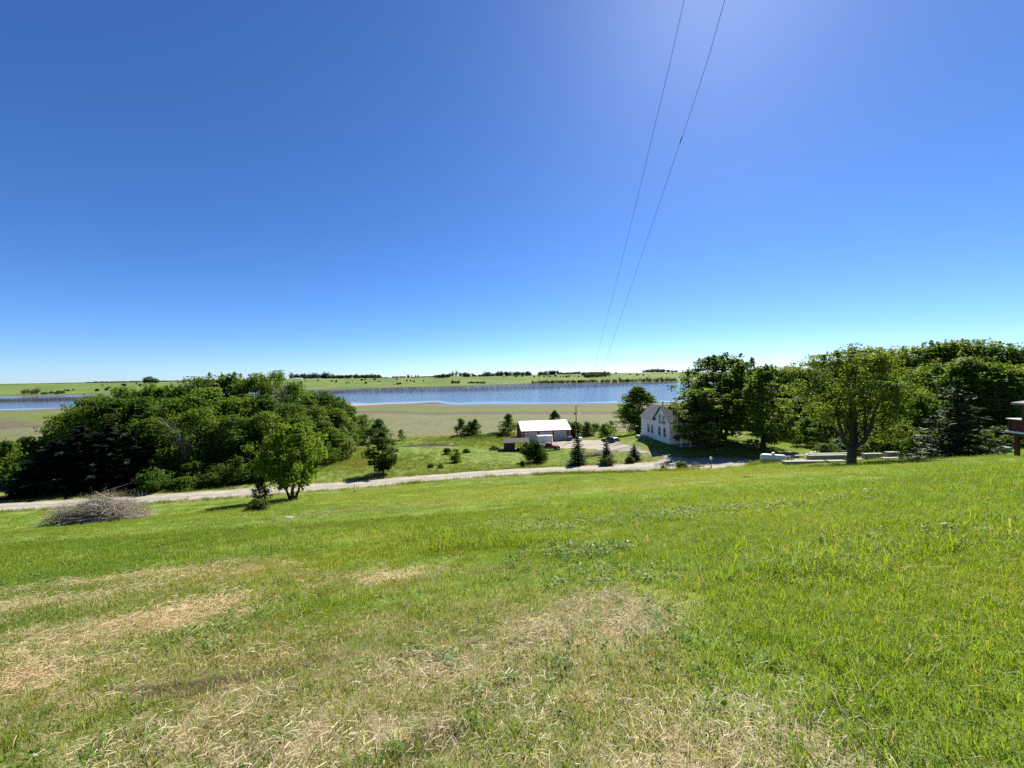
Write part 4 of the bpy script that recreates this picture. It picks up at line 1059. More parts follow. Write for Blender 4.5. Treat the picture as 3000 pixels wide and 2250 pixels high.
M_TWIGDK = bark_material("dark_twigs", (.15, .12, .098), (.33, .27, .22))
M_LOG = bark_material("pale_logs", (.30, .25, .19), (.52, .46, .38))
M_WIRE = plain("cable_black", (.025, .025, .028), .6, .1, 1)
M_SOIL = plain("dark_soil", (.05, .038, .028), .95, .35, 2, bump=.6)
M_SAND = plain("pale_soil", (.42, .37, .29), .95, .2, 1.5, bump=.4)
M_LAMPGLASS = plain("red_lens", (.30, .012, .01), .2, .1, 2)

# ---- red three-door garage
gl = P(1529.4, 1293, 108); gz0 = gz(9, 110) - .05
gar = thing('garage', "red metal garage with white roof and three white doors", 'garage', (gl[0], 108, gz0), math.radians(8))
LG, DG, EV, RG = 14.0, 9.8, 3.2, 5.3
def gable_wall(m, x0, x1, depth, ev, rg_):  # end wall profile in y-z
    m.prism([(0, 0), (depth, 0), (depth, ev), (depth / 2, rg_), (0, ev)], 'x', x0, x1)
m = MB(); gable_wall(m, 0, .15, DG, EV, RG - .06); gable_wall(m, LG - .15, LG, DG, EV, RG - .06); m.box(.15, LG - .15, DG - .15, DG, 0, EV)
doors = [(.85, 4.25), (5.15, 8.65), (9.45, 12.85)]
xs_ = [.15] + [v for d in doors for v in d] + [LG - .15]
for a, b in zip(xs_[::2], xs_[1::2]): m.box(a, b, 0, .15, 0, EV)
for a, b in doors: m.box(a, b, 0, .15, 2.6, EV)
m.build('wall', M_RED, gar)
for k, (a, b) in enumerate(doors):
    d = MB()
    for q in range(5): d.box(a + .06, b - .06, .07, .13, .02 + q * .515, .02 + q * .515 + .505)
    do = d.build('garage_door', M_DOORGREY, gar)
    f = MB(); f.box(a - .07, a + .07, -.03, .05, 0, 2.62); f.box(b - .07, b + .07, -.03, .05, 0, 2.62); f.box(a - .07, b + .07, -.035, .05, 2.55, 2.68); f.build('door_frame', M_WHITE, do)
ov = .3
for s, nm in ((0, 'front'), (1, 'rear')):
    m = MB()
    if s == 0: q = [(-ov, -ov, EV - .02), (LG + ov, -ov, EV - .02), (LG + ov, DG / 2, RG + .1), (-ov, DG / 2, RG + .1)]
    else: q = [(LG + ov, DG + ov, EV - .02), (-ov, DG + ov, EV - .02), (-ov, DG / 2, RG + .1), (LG + ov, DG / 2, RG + .1)]
    m.slab(q, .06)
    ro = m.build('roof', M_ROOFWHITE, gar)
    if s == 0:
        r = MB()
        for k in range(15):
            x = -ov + .1 + k * (LG + 2 * ov - .2) / 14
            r.slab([(x - .03, -ov - .01, EV + .02), (x + .03, -ov - .01, EV + .02), (x + .03, DG / 2, RG + .14), (x - .03, DG / 2, RG + .14)], .05)
        r.build('standing_seam', M_ROOFWHITE, ro)
MB().box(-.02, .1, -.05, .06, 0, EV - .1).build('corner_trim', M_WHITE, gar); MB().box(LG - .1, LG + .02, -.05, .06, 0, EV - .1).build('corner_trim', M_WHITE, gar)
MB().box(-.3, LG + .3, -.36, -.26, EV - .16, EV - .02).build('fascia', M_WHITE, gar)
MB().box(-.6, LG + .6, -2.0, -.06, -.25, .03).build('apron', M_CONC, gar)
MB().box(.45, .62, -.05, .02, 2.3, 2.5).build('wall_lamp', M_CHROME, gar)

# ---- open shed left of the garage
sp = G(1478, 1322, 50); sx = 72 / F * sp[1]
shed = thing('open_shed', "low dark shed with shallow roof, open on its right half", 'shed', (sp[0], sp[1], gz(sp[0] + 2, sp[1] + 1) - .12), math.radians(4))
m = MB(); m.slab([(-.3, -.5, 2.25), (sx + .2, -.5, 2.25), (sx + .2, 2.0, 3.0), (-.3, 2.0, 3.0)], .12); m.build('roof', M_SHINGLE_DK, shed)
m = MB(); m.slab([(sx + .2, 4.5, 2.2), (-.3, 4.5, 2.2), (-.3, 2.0, 3.0), (sx + .2, 2.0, 3.0)], .12); m.build('roof', M_SHINGLE_DK, shed)
m = MB(); m.prism([(0, 0), (4, 0), (4, 2.15), (2, 2.8), (0, 2.2)], 'x', 0, .1); m.prism([(0, 0), (4, 0), (4, 2.15), (2, 2.8), (0, 2.2)], 'x', sx * .42, sx * .42 + .1); m.box(.1, sx * .42, 3.9, 4, 0, 2.15); m.build('wall', M_WOODDK, shed)
for k in range(9):
    w_ = (sx * .42 - .1) / 9; MB().box(.1 + k * w_ + .008, .1 + (k + 1) * w_ - .008, -.004 * (k % 2), .06, 0, 2.16).build('board', M_WOODDK, shed)
for xx, yy in ((sx * .66, 0), (sx - .05, 0), (sx * .66, 3.9), (sx - .05, 3.9)): MB().box(xx - .06, xx + .06, yy - .0, yy + .12, 0, 2.2).build('post', M_WOODDK, shed)
MB().box(sx * .42 + .1, sx + .1, .2, 3.8, -.2, .06).build('floor_slab', M_CONC, shed)
rm = thing('riding_mower', "small red machine parked under the open shed roof", 'mower', (sp[0] + sx * .62, sp[1] + 1.2, shed.location.z + .06), .1)
MB().box(-.6, .1, -.35, .35, .28, .52).build('deck_body', M_REDDARK, rm, .05); MB().box(.1, .75, -.28, .28, .28, .75).build('hood', M_TRUCK, rm, .08); MB().box(-.55, -.1, -.25, .25, .52, .62).build('seat', M_BLACK, rm, .03); MB().box(-.6, -.5, -.25, .25, .55, .95).build('backrest', M_BLACK, rm, .03)
for xx, r in ((-.45, .26), (.5, .18)):
    for yy in (-.42, .42): MB().lathe([(r * .7, -.09), (r, -.06), (r, .06), (r * .7, .09)], 12, (xx, yy, r), 'y').build('wheel', M_BLACK, rm)

# ---- white enclosed trailer
tp = P(1576, 1300, 100); tz = gz(tp[0] + 2, 100.)
tr = thing('cargo_trailer', "white enclosed cargo trailer parked before the middle garage door", 'trailer', (tp[0], 100, tz), math.radians(5))
MB().prism([(0, 0), (3.7, 0), (4.15, 1.0), (3.7, 2.0), (0, 2.0)], 'z', .45, 2.42).build('body', M_TRAILER, tr, .04)
MB().prism([(-.03, -.03), (3.72, -.03), (4.19, 1.0), (3.72, 2.03), (-.03, 2.03)], 'z', 2.40, 2.48).build('roof', M_STEEL, tr, .02)
MB().prism([(-.02, -.02), (3.72, -.02), (4.17, 1.0), (3.72, 2.02), (-.02, 2.02)], 'z', .43, .53).build('bottom_rail', M_STEEL, tr)
for xx in (.02, 3.66): MB().box(xx - .03, xx + .05, -.018, .0, .5, 2.42).build('corner_trim', M_STEEL, tr)
dd = MB().box(1.55, 2.15, -.02, .01, .55, 2.2).build('side_door', M_TRAILER, tr); MB().box(2.05, 2.1, -.05, -.02, 1.2, 1.4).build('handle', M_CHROME, dd)
m = MB(); m.box(1.5, 1.54, -.025, 0, .52, 2.24); m.box(2.16, 2.2, -.025, 0, .52, 2.24); m.box(1.5, 2.2, -.025, 0, 2.2, 2.24); m.build('door_frame', M_STEEL, dd)
for xx in (1.0, 2.75):
    w = MB().lathe([(.2, -.1), (.33, -.08), (.33, .08), (.2, .1)], 16, (xx, .08, .33), 'y').build('wheel', M_BLACK, tr); MB().lathe([(.04, -.11), (.19, -.11), (.19, -.09)], 12, (xx, .08, .33), 'y').build('rim', M_CHROME, w)
    MB().prism([(xx - .42, .4), (xx + .42, .4), (xx + .36, .74), (xx - .36, .74)], 'y', -.16, .01).build('fender', M_STEEL, tr)
m = MB(); m.tube([(4.0, .5, .42), (5.0, 1, .42)], .05); m.tube([(4.0, 1.5, .42), (5.0, 1, .42)], .05); m.tube([(5.0, 1, .42), (5.3, 1, .44)], .06); m.tube([(4.9, 1, .0), (4.9, 1, .75)], .035); m.build('tongue', M_STEEL, tr)
MB().box(1.9, 2.3, .8, 1.2, 2.48, 2.56).build('roof_vent', M_WHITE, tr)

# ---- wheels and vehicles
def wheel(parent, x, y, r, w=.24):
    o = MB().lathe([(r * .55, -w / 2), (r * .93, -w / 2), (r, -w / 2 + .03), (r, w / 2 - .03), (r * .93, w / 2), (r * .55, w / 2)], 20, (x, y, r), 'y').build('wheel', M_BLACK, parent, smooth=True)
    MB().lathe([(.05, -w / 2 - .01), (r * .3, -w / 2 - .005), (r * .58, -w / 2 + .02), (r * .58, w / 2 - .02), (r * .3, w / 2 + .005)], 16, (x, y, r), 'y').build('rim', M_CHROME, o, smooth=True)
def arch_profile(L, wheels, r, zlo, top):
    """lower side outline with wheel arches, then the upper outline"""
    pts = [(0, zlo)]
    for wx in wheels:
        for k in range(9):
            a = math.pi - math.pi * k / 8
            pts.append((wx + (r + .07) * math.cos(a), max(zlo, .0 + r + (r + .07) * math.sin(a) * .95 - .0)))
    pts += [(L, zlo)] + top
    return pts
# red pickup, nose to the right
pp = G(1606, 1320, 60)
pu = thing('pickup_truck', "dark red pickup truck with light lower trim, parked nose right beside the bush", 'pickup truck', (pp[0] - 2.9, pp[1], gz(pp[0], pp[1]) + .02), math.radians(-2))
Lp, Wp = 5.7, 1.95
prof = arch_profile(Lp, (1.15, 4.75), .40, .42, [(Lp, .62), (Lp - .03, 1.0), (Lp - .25, 1.10), (4.05, 1.18), (4.0, 1.22), (2.35, 1.22), (2.35, 1.20), (0.02, 1.20), (0, .62)])
MB().prism(prof, 'y', 0, Wp).build('body', M_TRUCK, pu, .03)
MB().prism([(2.32, 1.20), (4.02, 1.20), (3.35, 1.80), (3.2, 1.84), (2.5, 1.84), (2.38, 1.78)], 'y', .1, Wp - .1).build('cab', M_TRUCK, pu, .05)
for yy, s in ((.085, 1), (Wp - .085, -1)):
    m = MB(); m.prism([(2.48, 1.27), (3.08, 1.27), (3.08, 1.72), (2.5, 1.74)], 'y', yy - .008, yy + .008); m.prism([(3.14, 1.27), (3.82, 1.27), (3.34, 1.70), (3.14, 1.72)], 'y', yy - .008, yy + .008); m.build('side_window', M_GLASS, pu)
MB().slab([(3.98, .22, 1.25), (3.98, Wp - .22, 1.25), (3.42, Wp - .28, 1.77), (3.42, .28, 1.77)], .01).build('windshield', M_GLASS, pu)
MB().box(2.345, 2.36, .3, Wp - .3, 1.3, 1.7).build('rear_window', M_GLASS, pu)
MB().box(.1, 2.26, .1, Wp - .1, 1.19, 1.205).build('bed_floor', M_BLACK, pu)
m = MB(); m.box(.02, 2.3, 0.0, .1, 1.2, 1.27); m.box(.02, 2.3, Wp - .1, Wp, 1.2, 1.27); m.box(.02, .1, .1, Wp - .1, 1.2, 1.27); m.build('bed_rail', M_TRUCK, pu)
for yy in (-.012, Wp + .012):
    for a, b in ((.05, .66), (1.64, 4.26), (5.24, 5.65)): MB().box(a, b, yy - .012, yy + .012, .46, .70).build('trim_panel', M_TAN, pu)
MB().box(Lp - .02, Lp + .12, .05, Wp - .05, .42, .66).build('front_bumper', M_CHROME, pu, .03); MB().box(-.12, .02, .05, Wp - .05, .45, .65).build('rear_bumper', M_CHROME, pu, .03)
MB().box(Lp - .04, Lp + .02, .45, Wp - .45, .68, .95).build('grille', M_BLACK, pu)
for yy in (.1, Wp - .4): MB().box(Lp - .05, Lp + .02, yy, yy + .3, .72, .93).build('headlight', M_CHROME, pu, .02)
for yy in (.05, Wp - .2): MB().box(-.02, .03, yy, yy + .15, .8, 1.15).build('tail_light', M_LAMPGLASS, pu)
for yy in (-.14, Wp + .02): MB().box(3.62, 3.78, yy, yy + .12, 1.25, 1.42).build('wing_mirror', M_TRUCK, pu, .02)
for x in (1.15, 4.75):
    for y in (.13, Wp - .13): wheel(pu, x, y, .39, .25)
# things in the truck bed
tb = MB(); tb.box(.9, 1.9, .4, 1.5, 1.21, 1.62); o = tb.build('bed_toolbox', M_CHROME, None, .04); o.matrix_world = Matrix.Translation(pu.location) @ Matrix.Rotation(math.radians(-2), 4, 'Z') @ Matrix.Translation((0, 0, 0))
o.name = 'toolbox'; tag(o, "shiny metal toolbox lying in the bed of the red pickup", 'toolbox')
# dark car seen from behind at an angle
cp = G(1789, 1297, 60)
ca = thing('parked_car', "dark hatchback car parked in the gravel yard near the house", 'car', (cp[0], cp[1], gz(cp[0], cp[1] + 1) + .02), math.radians(118))
Lc, Wc = 4.6, 1.84
prof = arch_profile(Lc, (.9, 3.65), .34, .28, [(Lc, .5), (Lc - .1, .78), (3.35, .98), (3.3, 1.0), (.15, 1.05), (0.0, .9), (0, .5)])
body = MB(); body.prism([(x - Lc / 2, z) for x, z in prof], 'y', -Wc / 2, Wc / 2); body.build('body', M_DARKCAR, ca, .05)
cab = MB(); n0 = [(.12, .98), (3.3, .98), (2.6, 1.5), (2.3, 1.60), (1.0, 1.62), (.55, 1.52)]
cab.add([(x - Lc / 2, -Wc / 2 + .06 + (.16 if z > 1.1 else 0), z) for x, z in n0] + [(x - Lc / 2, Wc / 2 - .06 - (.16 if z > 1.1 else 0), z) for x, z in n0], [list(range(6))[::-1], list(range(6, 12))] + [[i, (i + 1) % 6, (i + 1) % 6 + 6, i + 6] for i in range(6)])
cab.build('cabin', M_DARKCAR, ca, .05)
for s in (-1, 1):
    def sd(x, z, o=.012):
        f = (z - .98) / .6; return (x - Lc / 2, s * (Wc / 2 - .06 - .16 * min(f * 1.05, 1) + o), z)
    m = MB()
    for q in ([(.62, 1.08), (1.62, 1.08), (1.62, 1.5), (.85, 1.46)], [(1.7, 1.08), (2.95, 1.08), (2.45, 1.46), (1.7, 1.5)]):
        m.add([sd(*p_) for p_ in q] + [sd(*p_, -.03) for p_ in q], [[0, 1, 2, 3], [7, 6, 5, 4], [0, 4, 5, 1], [1, 5, 6, 2], [2, 6, 7, 3], [3, 7, 4, 0]])
    m.build('side_window', M_GLASS, ca)
MB().slab([(.20 - Lc / 2, -.66, 1.07), (.20 - Lc / 2, .66, 1.07), (.54 - Lc / 2, .58, 1.49), (.54 - Lc / 2, -.58, 1.49)], .02).build('rear_window', M_GLASS, ca)
MB().slab([(3.26 - Lc / 2, .66, 1.05), (3.26 - Lc / 2, -.66, 1.05), (2.66 - Lc / 2, -.6, 1.49), (2.66 - Lc / 2, .6, 1.49)], .02).build('windshield', M_GLASS, ca)
for y in (-.85, .55): MB().box(-Lc / 2 - .03, -Lc / 2 + .1, y, y + .3, .74, .95).build('tail_light', M_LAMPGLASS, ca, .02)
MB().box(-Lc / 2 - .06, -Lc / 2 + .05, -Wc / 2 + .04, Wc / 2 - .04, .36, .62).build('rear_bumper', M_DARKCAR, ca, .04)
for x in (.9, 3.65):
    for y in (-Wc / 2 + .1, Wc / 2 - .1): wheel(ca, x - Lc / 2, y, .33, .21)

# ---- blue bins, small tank, utility pole
for i, (px, dx) in enumerate(((1666, 0), (1673, 0))):
    b = P(px, 1285, 107.2); zz = gz(b[0], 107.2)
    bt = thing('wheeled_bin', ["blue bin nearest the garage wall, left one of two", "blue bin right of the other blue bin beside the garage"][i], 'bin', (b[0], 107.2 + i * .3, zz), .1, 'blue bins beside the garage')
    MB().add([(-.26, -.3, .08), (.26, -.3, .08), (.26, .3, .08), (-.26, .3, .08), (-.33, -.38, 1.15), (.33, -.38, 1.15), (.33, .38, 1.15), (-.33, .38, 1.15)], [[3, 2, 1, 0], [4, 5, 6, 7], [0, 1, 5, 4], [1, 2, 6, 5], [2, 3, 7, 6], [3, 0, 4, 7]]).build('body', M_BLUE, bt, .03)
    MB().box(-.36, .36, -.42, .40, 1.15, 1.23).build('lid', M_BLUE, bt, .03)
    for s in (-1, 1): MB().lathe([(.06, -.03), (.12, -.02), (.12, .02), (.06, .03)], 12, (s * .2, .33, .12), 'x').build('wheel', M_BLACK, bt)
def tank(name, label, loc, rz, L, r, leg):
    t_ = thing(name, label, 'propane tank', loc, rz)
    prof = []
    for k in range(7): a = math.pi / 2 * k / 6; prof.append((max(.01, r * math.sin(a)), -L / 2 + r * .75 * (1 - math.cos(a))))
    prof += [(rr, -z_) for rr, z_ in prof[::-1]]
    MB().lathe(prof, 24, (0, 0, leg + r), 'x').build('vessel', M_TANK, t_, smooth=True)
    MB().lathe([(.17 * r / .5, 0), (.19 * r / .5, .02), (.19 * r / .5, .26), (.12 * r / .5, .31)], 14, (0, 0, leg + 2 * r - .05)).build('valve_dome', M_TANK, t_, smooth=True)
    for s in (-1, 1):
        MB().prism([(-.38 * r / .5, 0), (.38 * r / .5, 0), (.3 * r / .5, leg + .12), (-.3 * r / .5, leg + .12)], 'x', s * L * .28 - .05, s * L * .28 + .05).build('leg', M_TANK, t_)
    return t_
g = P(1697, 1283, 104); tank('small_propane_tank', "small white gas tank behind the tallest young spruce", (g[0], 104, gz(g[0], 104)), .6, 2.2, .42, .25)
g = G(2265, 1357, 30); tank('propane_tank', "large white propane tank lying on the lawn edge", (g[0], g[1], g[2] - .03), math.radians(-20), 3.2, .50, .30)
pole_xy = (P(1686, 1190, 106)[0] + .12, 106.)
pz = gz(*pole_xy); ptop = P(1686, 1188, 106)[2]
po = thing('utility_pole', "wooden utility pole with transformer standing beside the garage", 'utility pole', (pole_xy[0], pole_xy[1], pz))
hp = ptop - pz
MB().tube([(0, 0, -.5), (0, 0, hp * .5), (0, 0, hp)], [.17, .14, .11], 10).build('pole', M_POLE, po, smooth=True)
MB().lathe([(.16, 0), (.2, .04), (.2, .85), (.12, .92)], 14, (-.36, 0, hp - 2.6)).build('transformer', M_STEEL, po, smooth=True)
MB().box(-.25, .0, -.04, .04, hp - 2.1, hp - 1.98).build('bracket', M_STEEL, po)
m = MB(); m.tube([(.1, 0, hp - 2.3), (.6, 0, hp - 2.15), (.85, -.05, hp - 2.2)], .025, 6); la = m.build('lamp_arm', M_STEEL, po)
MB().lathe([(.05, .12), (.2, .06), (.22, -.02), (.12, -.14)], 12, (.9, -.05, hp - 2.25)).build('yard_lamp', M_WHITE, la, smooth=True)
MB().tube([(0, -.14, hp - .1), (0, -.24, hp - .06)], .05, 8).build('insulator', M_WHITE, po)
MB().box(-.16, .16, -.24, -.14, 1.4, 2.1).build('meter_box', M_STEEL, po)
# the two wires over the lawn: sagging spans between this pole and one behind the camera
def wire(name, label, img, Ytop, end_dz):
    A = np.array((pole_xy[0], pole_xy[1] - .2, ptop - .12 + end_dz))
    d0 = ray(*img[0]); top_pt = np.array((d0[0] * Ytop, Ytop, EYE + d0[2] * Ytop))
    mx = (A[0] - top_pt[0]) / (A[1] - Ytop); x0 = A[0] - mx * A[1]
    pts = []
    for px, py in img:
        d = ray(px, py); y = x0 / (d[0] - mx); pts.append((x0 + mx * y, y, EYE + d[2] * y))
    sl = (np.array(pts[0]) - np.array(pts[1])) / (pts[0][1] - pts[1][1])
    behind = [tuple(np.array(pts[0]) + sl * (yy - pts[0][1]) + np.array((0, 0, .0012 * (yy - pts[0][1]) ** 2))) for yy in (-34, -22, -10, 0)]
    allp = np.array(behind + pts + [tuple(A)])
    yy = np.concatenate([np.linspace(-34, 8, 20), np.linspace(9, A[1], 70)])
    zf = np.polyfit(allp[:, 1], allp[:, 2], 4); zz = np.interp(yy, allp[:, 1], allp[:, 2])
    ker = np.ones(5) / 5; zs = np.convolve(np.pad(zz, 2, mode='edge'), ker, 'valid'); zs[0] = zz[0]; zs[-1] = zz[-1]; zs[1] = zz[1]; zs[-2] = zz[-2]
    m = MB(); m.tube([(x0 + mx * y, y, z) for y, z in zip(yy, zs)], [.0048 + .00008 * max(y, 0) for y in yy], 5)
    o = m.build(name, M_WIRE, None, smooth=True); tag(o, label, 'wire', 'overhead wires'); return pts, (x0, mx, yy, zs)
_w1 = wire('overhead_wire', "left one of two thin overhead wires running up the sky", [(2005, 0), (1940, 282), (1886, 506), (1817, 781), (1737, 1092), (1714, 1172)], 9.0, 0.0)
_w2, _wf = wire('overhead_wire', "right one of two overhead wires, with a dark splice on it", [(2132, 0), (2048, 253), (1995, 412), (1918, 636), (1763, 1092), (1729, 1176)], 8.0, -.35)
sy = _w2[2][1]; sl_ = MB(); y_ = np.array([sy - .12, sy - .09, sy + .09, sy + .12])
sl_.tube([(_wf[0] + _wf[1] * y, y, np.interp(y, _wf[2], _wf[3])) for y in y_], [.007, .014, .014, .007], 8)
o = sl_.build('wire_splice', M_WIRE, None); tag(o, "short dark splice sleeve partway up the right overhead wire", 'wire splice')

# ---- white farmhouse
c1 = P(1962, 1300, 74); c0 = P(1879, 1275, 86)
hz = EYE - 13.75
ang = math.atan2(c0[0] - c1[0], -(c0[1] - c1[1])) # house local: y runs back along the wall, x into the house
hou = thing('farmhouse', "white two-storey farmhouse with grey gabled roof beside the trees", 'house', (c1[0], c1[1], hz), math.atan2(-(c0[0] - c1[0]), c0[1] - c1[1]))
GW, WL, EVh, AP, MAINL, WD = 6.0, 6.1, 4.3, 7.05, 10.0, 5.0
m = MB(); m.prism([(0, -1.2), (GW, -1.2), (GW, EVh), (GW / 2, AP - .1), (0, EVh)], 'x', 0, MAINL); m.build('wall', M_HOUSE, hou)
m = MB(); m.prism([(0.012, -1.2), (WD, -1.2), (WD, EVh - .1), (WD / 2, 6.5), (0.012, EVh - .1)], 'y', GW - .05, GW + WL); m.build('wall', M_HOUSE, hou)
MB().box(-.03, MAINL + .03, -.03, GW + .03, -1.3, -.12).build('foundation', M_CONC, hou); MB().box(-.02, WD + .03, GW, GW + WL + .03, -1.3, -.12).build('foundation', M_CONC, hou)
o_ = .35; k_ = (AP - EVh) / (GW / 2)
ra = MB().slab([(-o_, -o_, EVh - o_ * k_ + .1), (MAINL + o_, -o_, EVh - o_ * k_ + .1), (MAINL + o_, GW / 2, AP + .1), (-o_, GW / 2, AP + .1)], .1).build('roof', M_SHINGLE, hou)
rb = MB().slab([(MAINL + o_, GW + o_, EVh - o_ * k_ + .1), (-o_, GW + o_, EVh - o_ * k_ + .1), (-o_, GW / 2, AP + .1), (MAINL + o_, GW / 2, AP + .1)], .1).build('roof', M_SHINGLE, hou)
k2_ = (6.6 - EVh + .1) / (WD / 2)
rc = MB().slab([(-o_, GW + WL + o_, EVh - .1 - o_ * k2_ + .1), (-o_, GW - .6, EVh - .1 - o_ * k2_ + .1), (WD / 2, GW / 2 + .4, 6.7), (WD / 2, GW + WL + o_, 6.7)], .1).build('roof', M_SHINGLE, hou)
rd = MB().slab([(WD + o_, GW - .5, EVh - .1 - o_ * k2_ + .1), (WD + o_, GW + WL + o_, EVh - .1 - o_ * k2_ + .1), (WD / 2, GW + WL + o_, 6.7), (WD / 2, GW - .5, 6.7)], .1).build('roof', M_SHINGLE, hou)
m = MB(); m.box(7.2, 7.8, 1.6, 2.2, 4.5, 7.6); m.build('chimney', M_SHINGLE_DK, ra); MB().tube([(2.2, GW + .6, 6.0), (2.2, GW + .6, 7.7)], .11, 10).build('stove_pipe', M_BLACK, rc)
def rake(y0, y1, z0, z1): # white trim board along a gable edge
    return MB().slab([(-o_ - .03, y0, z0 - .1), (-o_ + .02, y0, z0 - .1), (-o_ + .02, y1, z1 - .1), (-o_ - .03, y1, z1 - .1)], .16)
rake(-o_, GW / 2, EVh - o_ * k_ + .13, AP + .13).build('rake_board', M_WHITE, hou)
def hwin(y, z0, z1, w=.86):
    f = MB(); f.box(-.05, .04, y - w / 2 - .1, y - w / 2, z0 - .1, z1 + .1); f.box(-.05, .04, y + w / 2, y + w / 2 + .1, z0 - .1, z1 + .1); f.box(-.05, .04, y - w / 2, y + w / 2, z1, z1 + .1); f.box(-.09, .04, y - w / 2 - .14, y + w / 2 + .14, z0 - .12, z0)
    f.box(-.03, .03, y - w / 2, y + w / 2, (z0 + z1) / 2 - .03, (z0 + z1) / 2 + .03)
    wo = f.build('window', M_WHITE, hou)
    MB().box(-.012, .02, y - w / 2, y + w / 2, z0, (z0 + z1) / 2 - .03).build('pane', M_GLASS, wo); MB().box(-.016, .02, y - w / 2, y + w / 2, (z0 + z1) / 2 + .03, z1).build('pane', M_GLASS, wo)
for y, z0, z1 in ((1.85, 1.0, 2.75), (3.9, 1.0, 2.75), (6.95, 1.0, 2.7), (8.6, 1.0, 2.7), (2.2, 3.45, 5.15), (3.75, 3.45, 5.15)): hwin(y, z0, z1)
for y in (7.4, 8.8): 
    f = MB(); f.box(-.03, .03, y - .35, y + .35, -.02, .32); wo = f.build('basement_window', M_WHITE, hou); MB().box(-.04, -.03, y - .28, y + .28, .02, .28).build('pane', M_GLASS, wo)
pch = MB(); pch.slab([(1.0, -2.2, 2.6), (7.0, -2.2, 2.6), (7.0, -.02, 3.2), (1.0, -.02, 3.2)], .12); ph = pch.build('porch', M_SHINGLE, hou)
MB().box(1.0, 7.0, -2.25, -2.1, 2.3, 2.5).build('fascia', M_WHITE, ph); 
for xx in (1.1, 3.0, 5.0, 6.9): MB().box(xx - .06, xx + .06, -2.15, -2.03, -1.2, 2.35).build('post', M_WHITE, ph)
MB().box(1.0, 7.0, -2.2, -.04, -1.2, -.1).build('porch_floor', M_CONC, ph)
MB().box(-1.6, -.1, 9.3, 11.6, -1.2, -.02).build('step_slab', M_CONC, hou)

# ---- house with deck at the right edge
dk = P(2950, 1262, 28); dkz = dk[2]
dh = thing('deck_house', "house with raised maroon deck and white rails at the right picture edge", 'house', (dk[0], 28.0, dkz), math.radians(-6))
for k in range(30):  # deck planks
    y = -.13 - k * .27; MB().box(.06, 6.0, y - .125, y + .125, -.04, 0).build('deck_plank', M_TAN, dh)
m = MB(); m.box(0, .05, -8.2, 0, -.28, -.045); m.box(0, 6, -.0, .05, -.28, -.045); m.build('rim_joist', M_REDDARK, dh)
MB().box(-.045, 0, -8.2, .05, -.10, .02).build('edge_trim', M_WHITE, dh); MB().box(-.04, 6.0, .05, .09, -.10, .02).build('edge_trim', M_WHITE, dh)
for yy in (-.1, -2.7, -5.4, -8.0): MB().box(.02, .16, yy - .07, yy + .07, -.05, .86).build('rail_post', M_REDDARK, dh)
for xx in (2.0, 4.0, 6.0): MB().box(xx - .07, xx + .07, -.14, .0, -.05, .86).build('rail_post', M_REDDARK, dh)
MB().box(-.02, .2, -8.2, .08, .86, .92).build('rail_cap', M_WHITE, dh); MB().box(.2, 6.1, -.14, .08, .862, .918).build('rail_cap', M_WHITE, dh)
for k in range(58):
    y = -.24 - k * .137
    if y > -8.1: MB().box(.06, .11, y - .045, y + .045, .10, .80).build('baluster', M_REDDARK, dh)
for k in range(42): MB().box(.24 + k * .137, .33 + k * .137, -.08, -.03, .10, .80).build('baluster', M_REDDARK, dh)
m = MB(); m.box(.05, .12, -8.1, -.16, .02, .10); m.box(.05, .12, -8.1, -.16, .78, .86); m.box(.2, 6, -.09, -.02, .02, .1); m.box(.2, 6, -.09, -.02, .78, .86); m.build('rail_beam', M_REDDARK, dh)
for xx, yy in ((.42, -.25), (.42, -4.4), (5.6, -.25), (3.0, -.25)):
    wxy = dh.matrix_basis @ Vector((xx, yy, 0)); gg = gz(wxy.x, wxy.y) - dkz
    MB().box(xx - .10, xx + .10, yy - .10, yy + .10, gg - .3, -.28).build('deck_post', M_REDDARK, dh)
MB().box(6.0, 16, -16, -.3, -4.5, 2.25).build('wall', M_REDDARK, dh)
wn_ = MB().box(5.93, 6.02, -3.6, -2.0, .05, 2.05).build('patio_door', M_WHITE, dh); MB().box(5.91, 5.93, -3.5, -2.1, .12, 1.97).build('pane', M_GLASS, wn_)
e0 = P(2961, 1179, 26.6); el = dh.matrix_basis.inverted() @ Vector(e0); ez = el.z
rx, ry = el.x, el.y
m = MB(); apx = (rx + 8, ry - 7, ez + 2.7); apx2 = (rx + 8, ry - 13, ez + 2.7)
m.add([(rx, ry, ez), (rx + 16, ry, ez), (rx + 16, ry - 20, ez), (rx, ry - 20, ez), apx, apx2, (rx, ry, ez - .14), (rx + 16, ry, ez - .14), (rx + 16, ry - 20, ez - .14), (rx, ry - 20, ez - .14)],
      [[0, 4, 1], [0, 3, 5, 4], [1, 4, 5, 2], [3, 2, 5], [0, 1, 7, 6], [1, 2, 8, 7], [2, 3, 9, 8], [3, 0, 6, 9], [6, 7, 8, 9]])
m.build('roof', M_SHINGLE_LT, dh)
MB().box(rx + .3, rx + .45, ry - .5, ry - .35, .86, ez - .1).build('porch_post', M_REDDARK, dh)

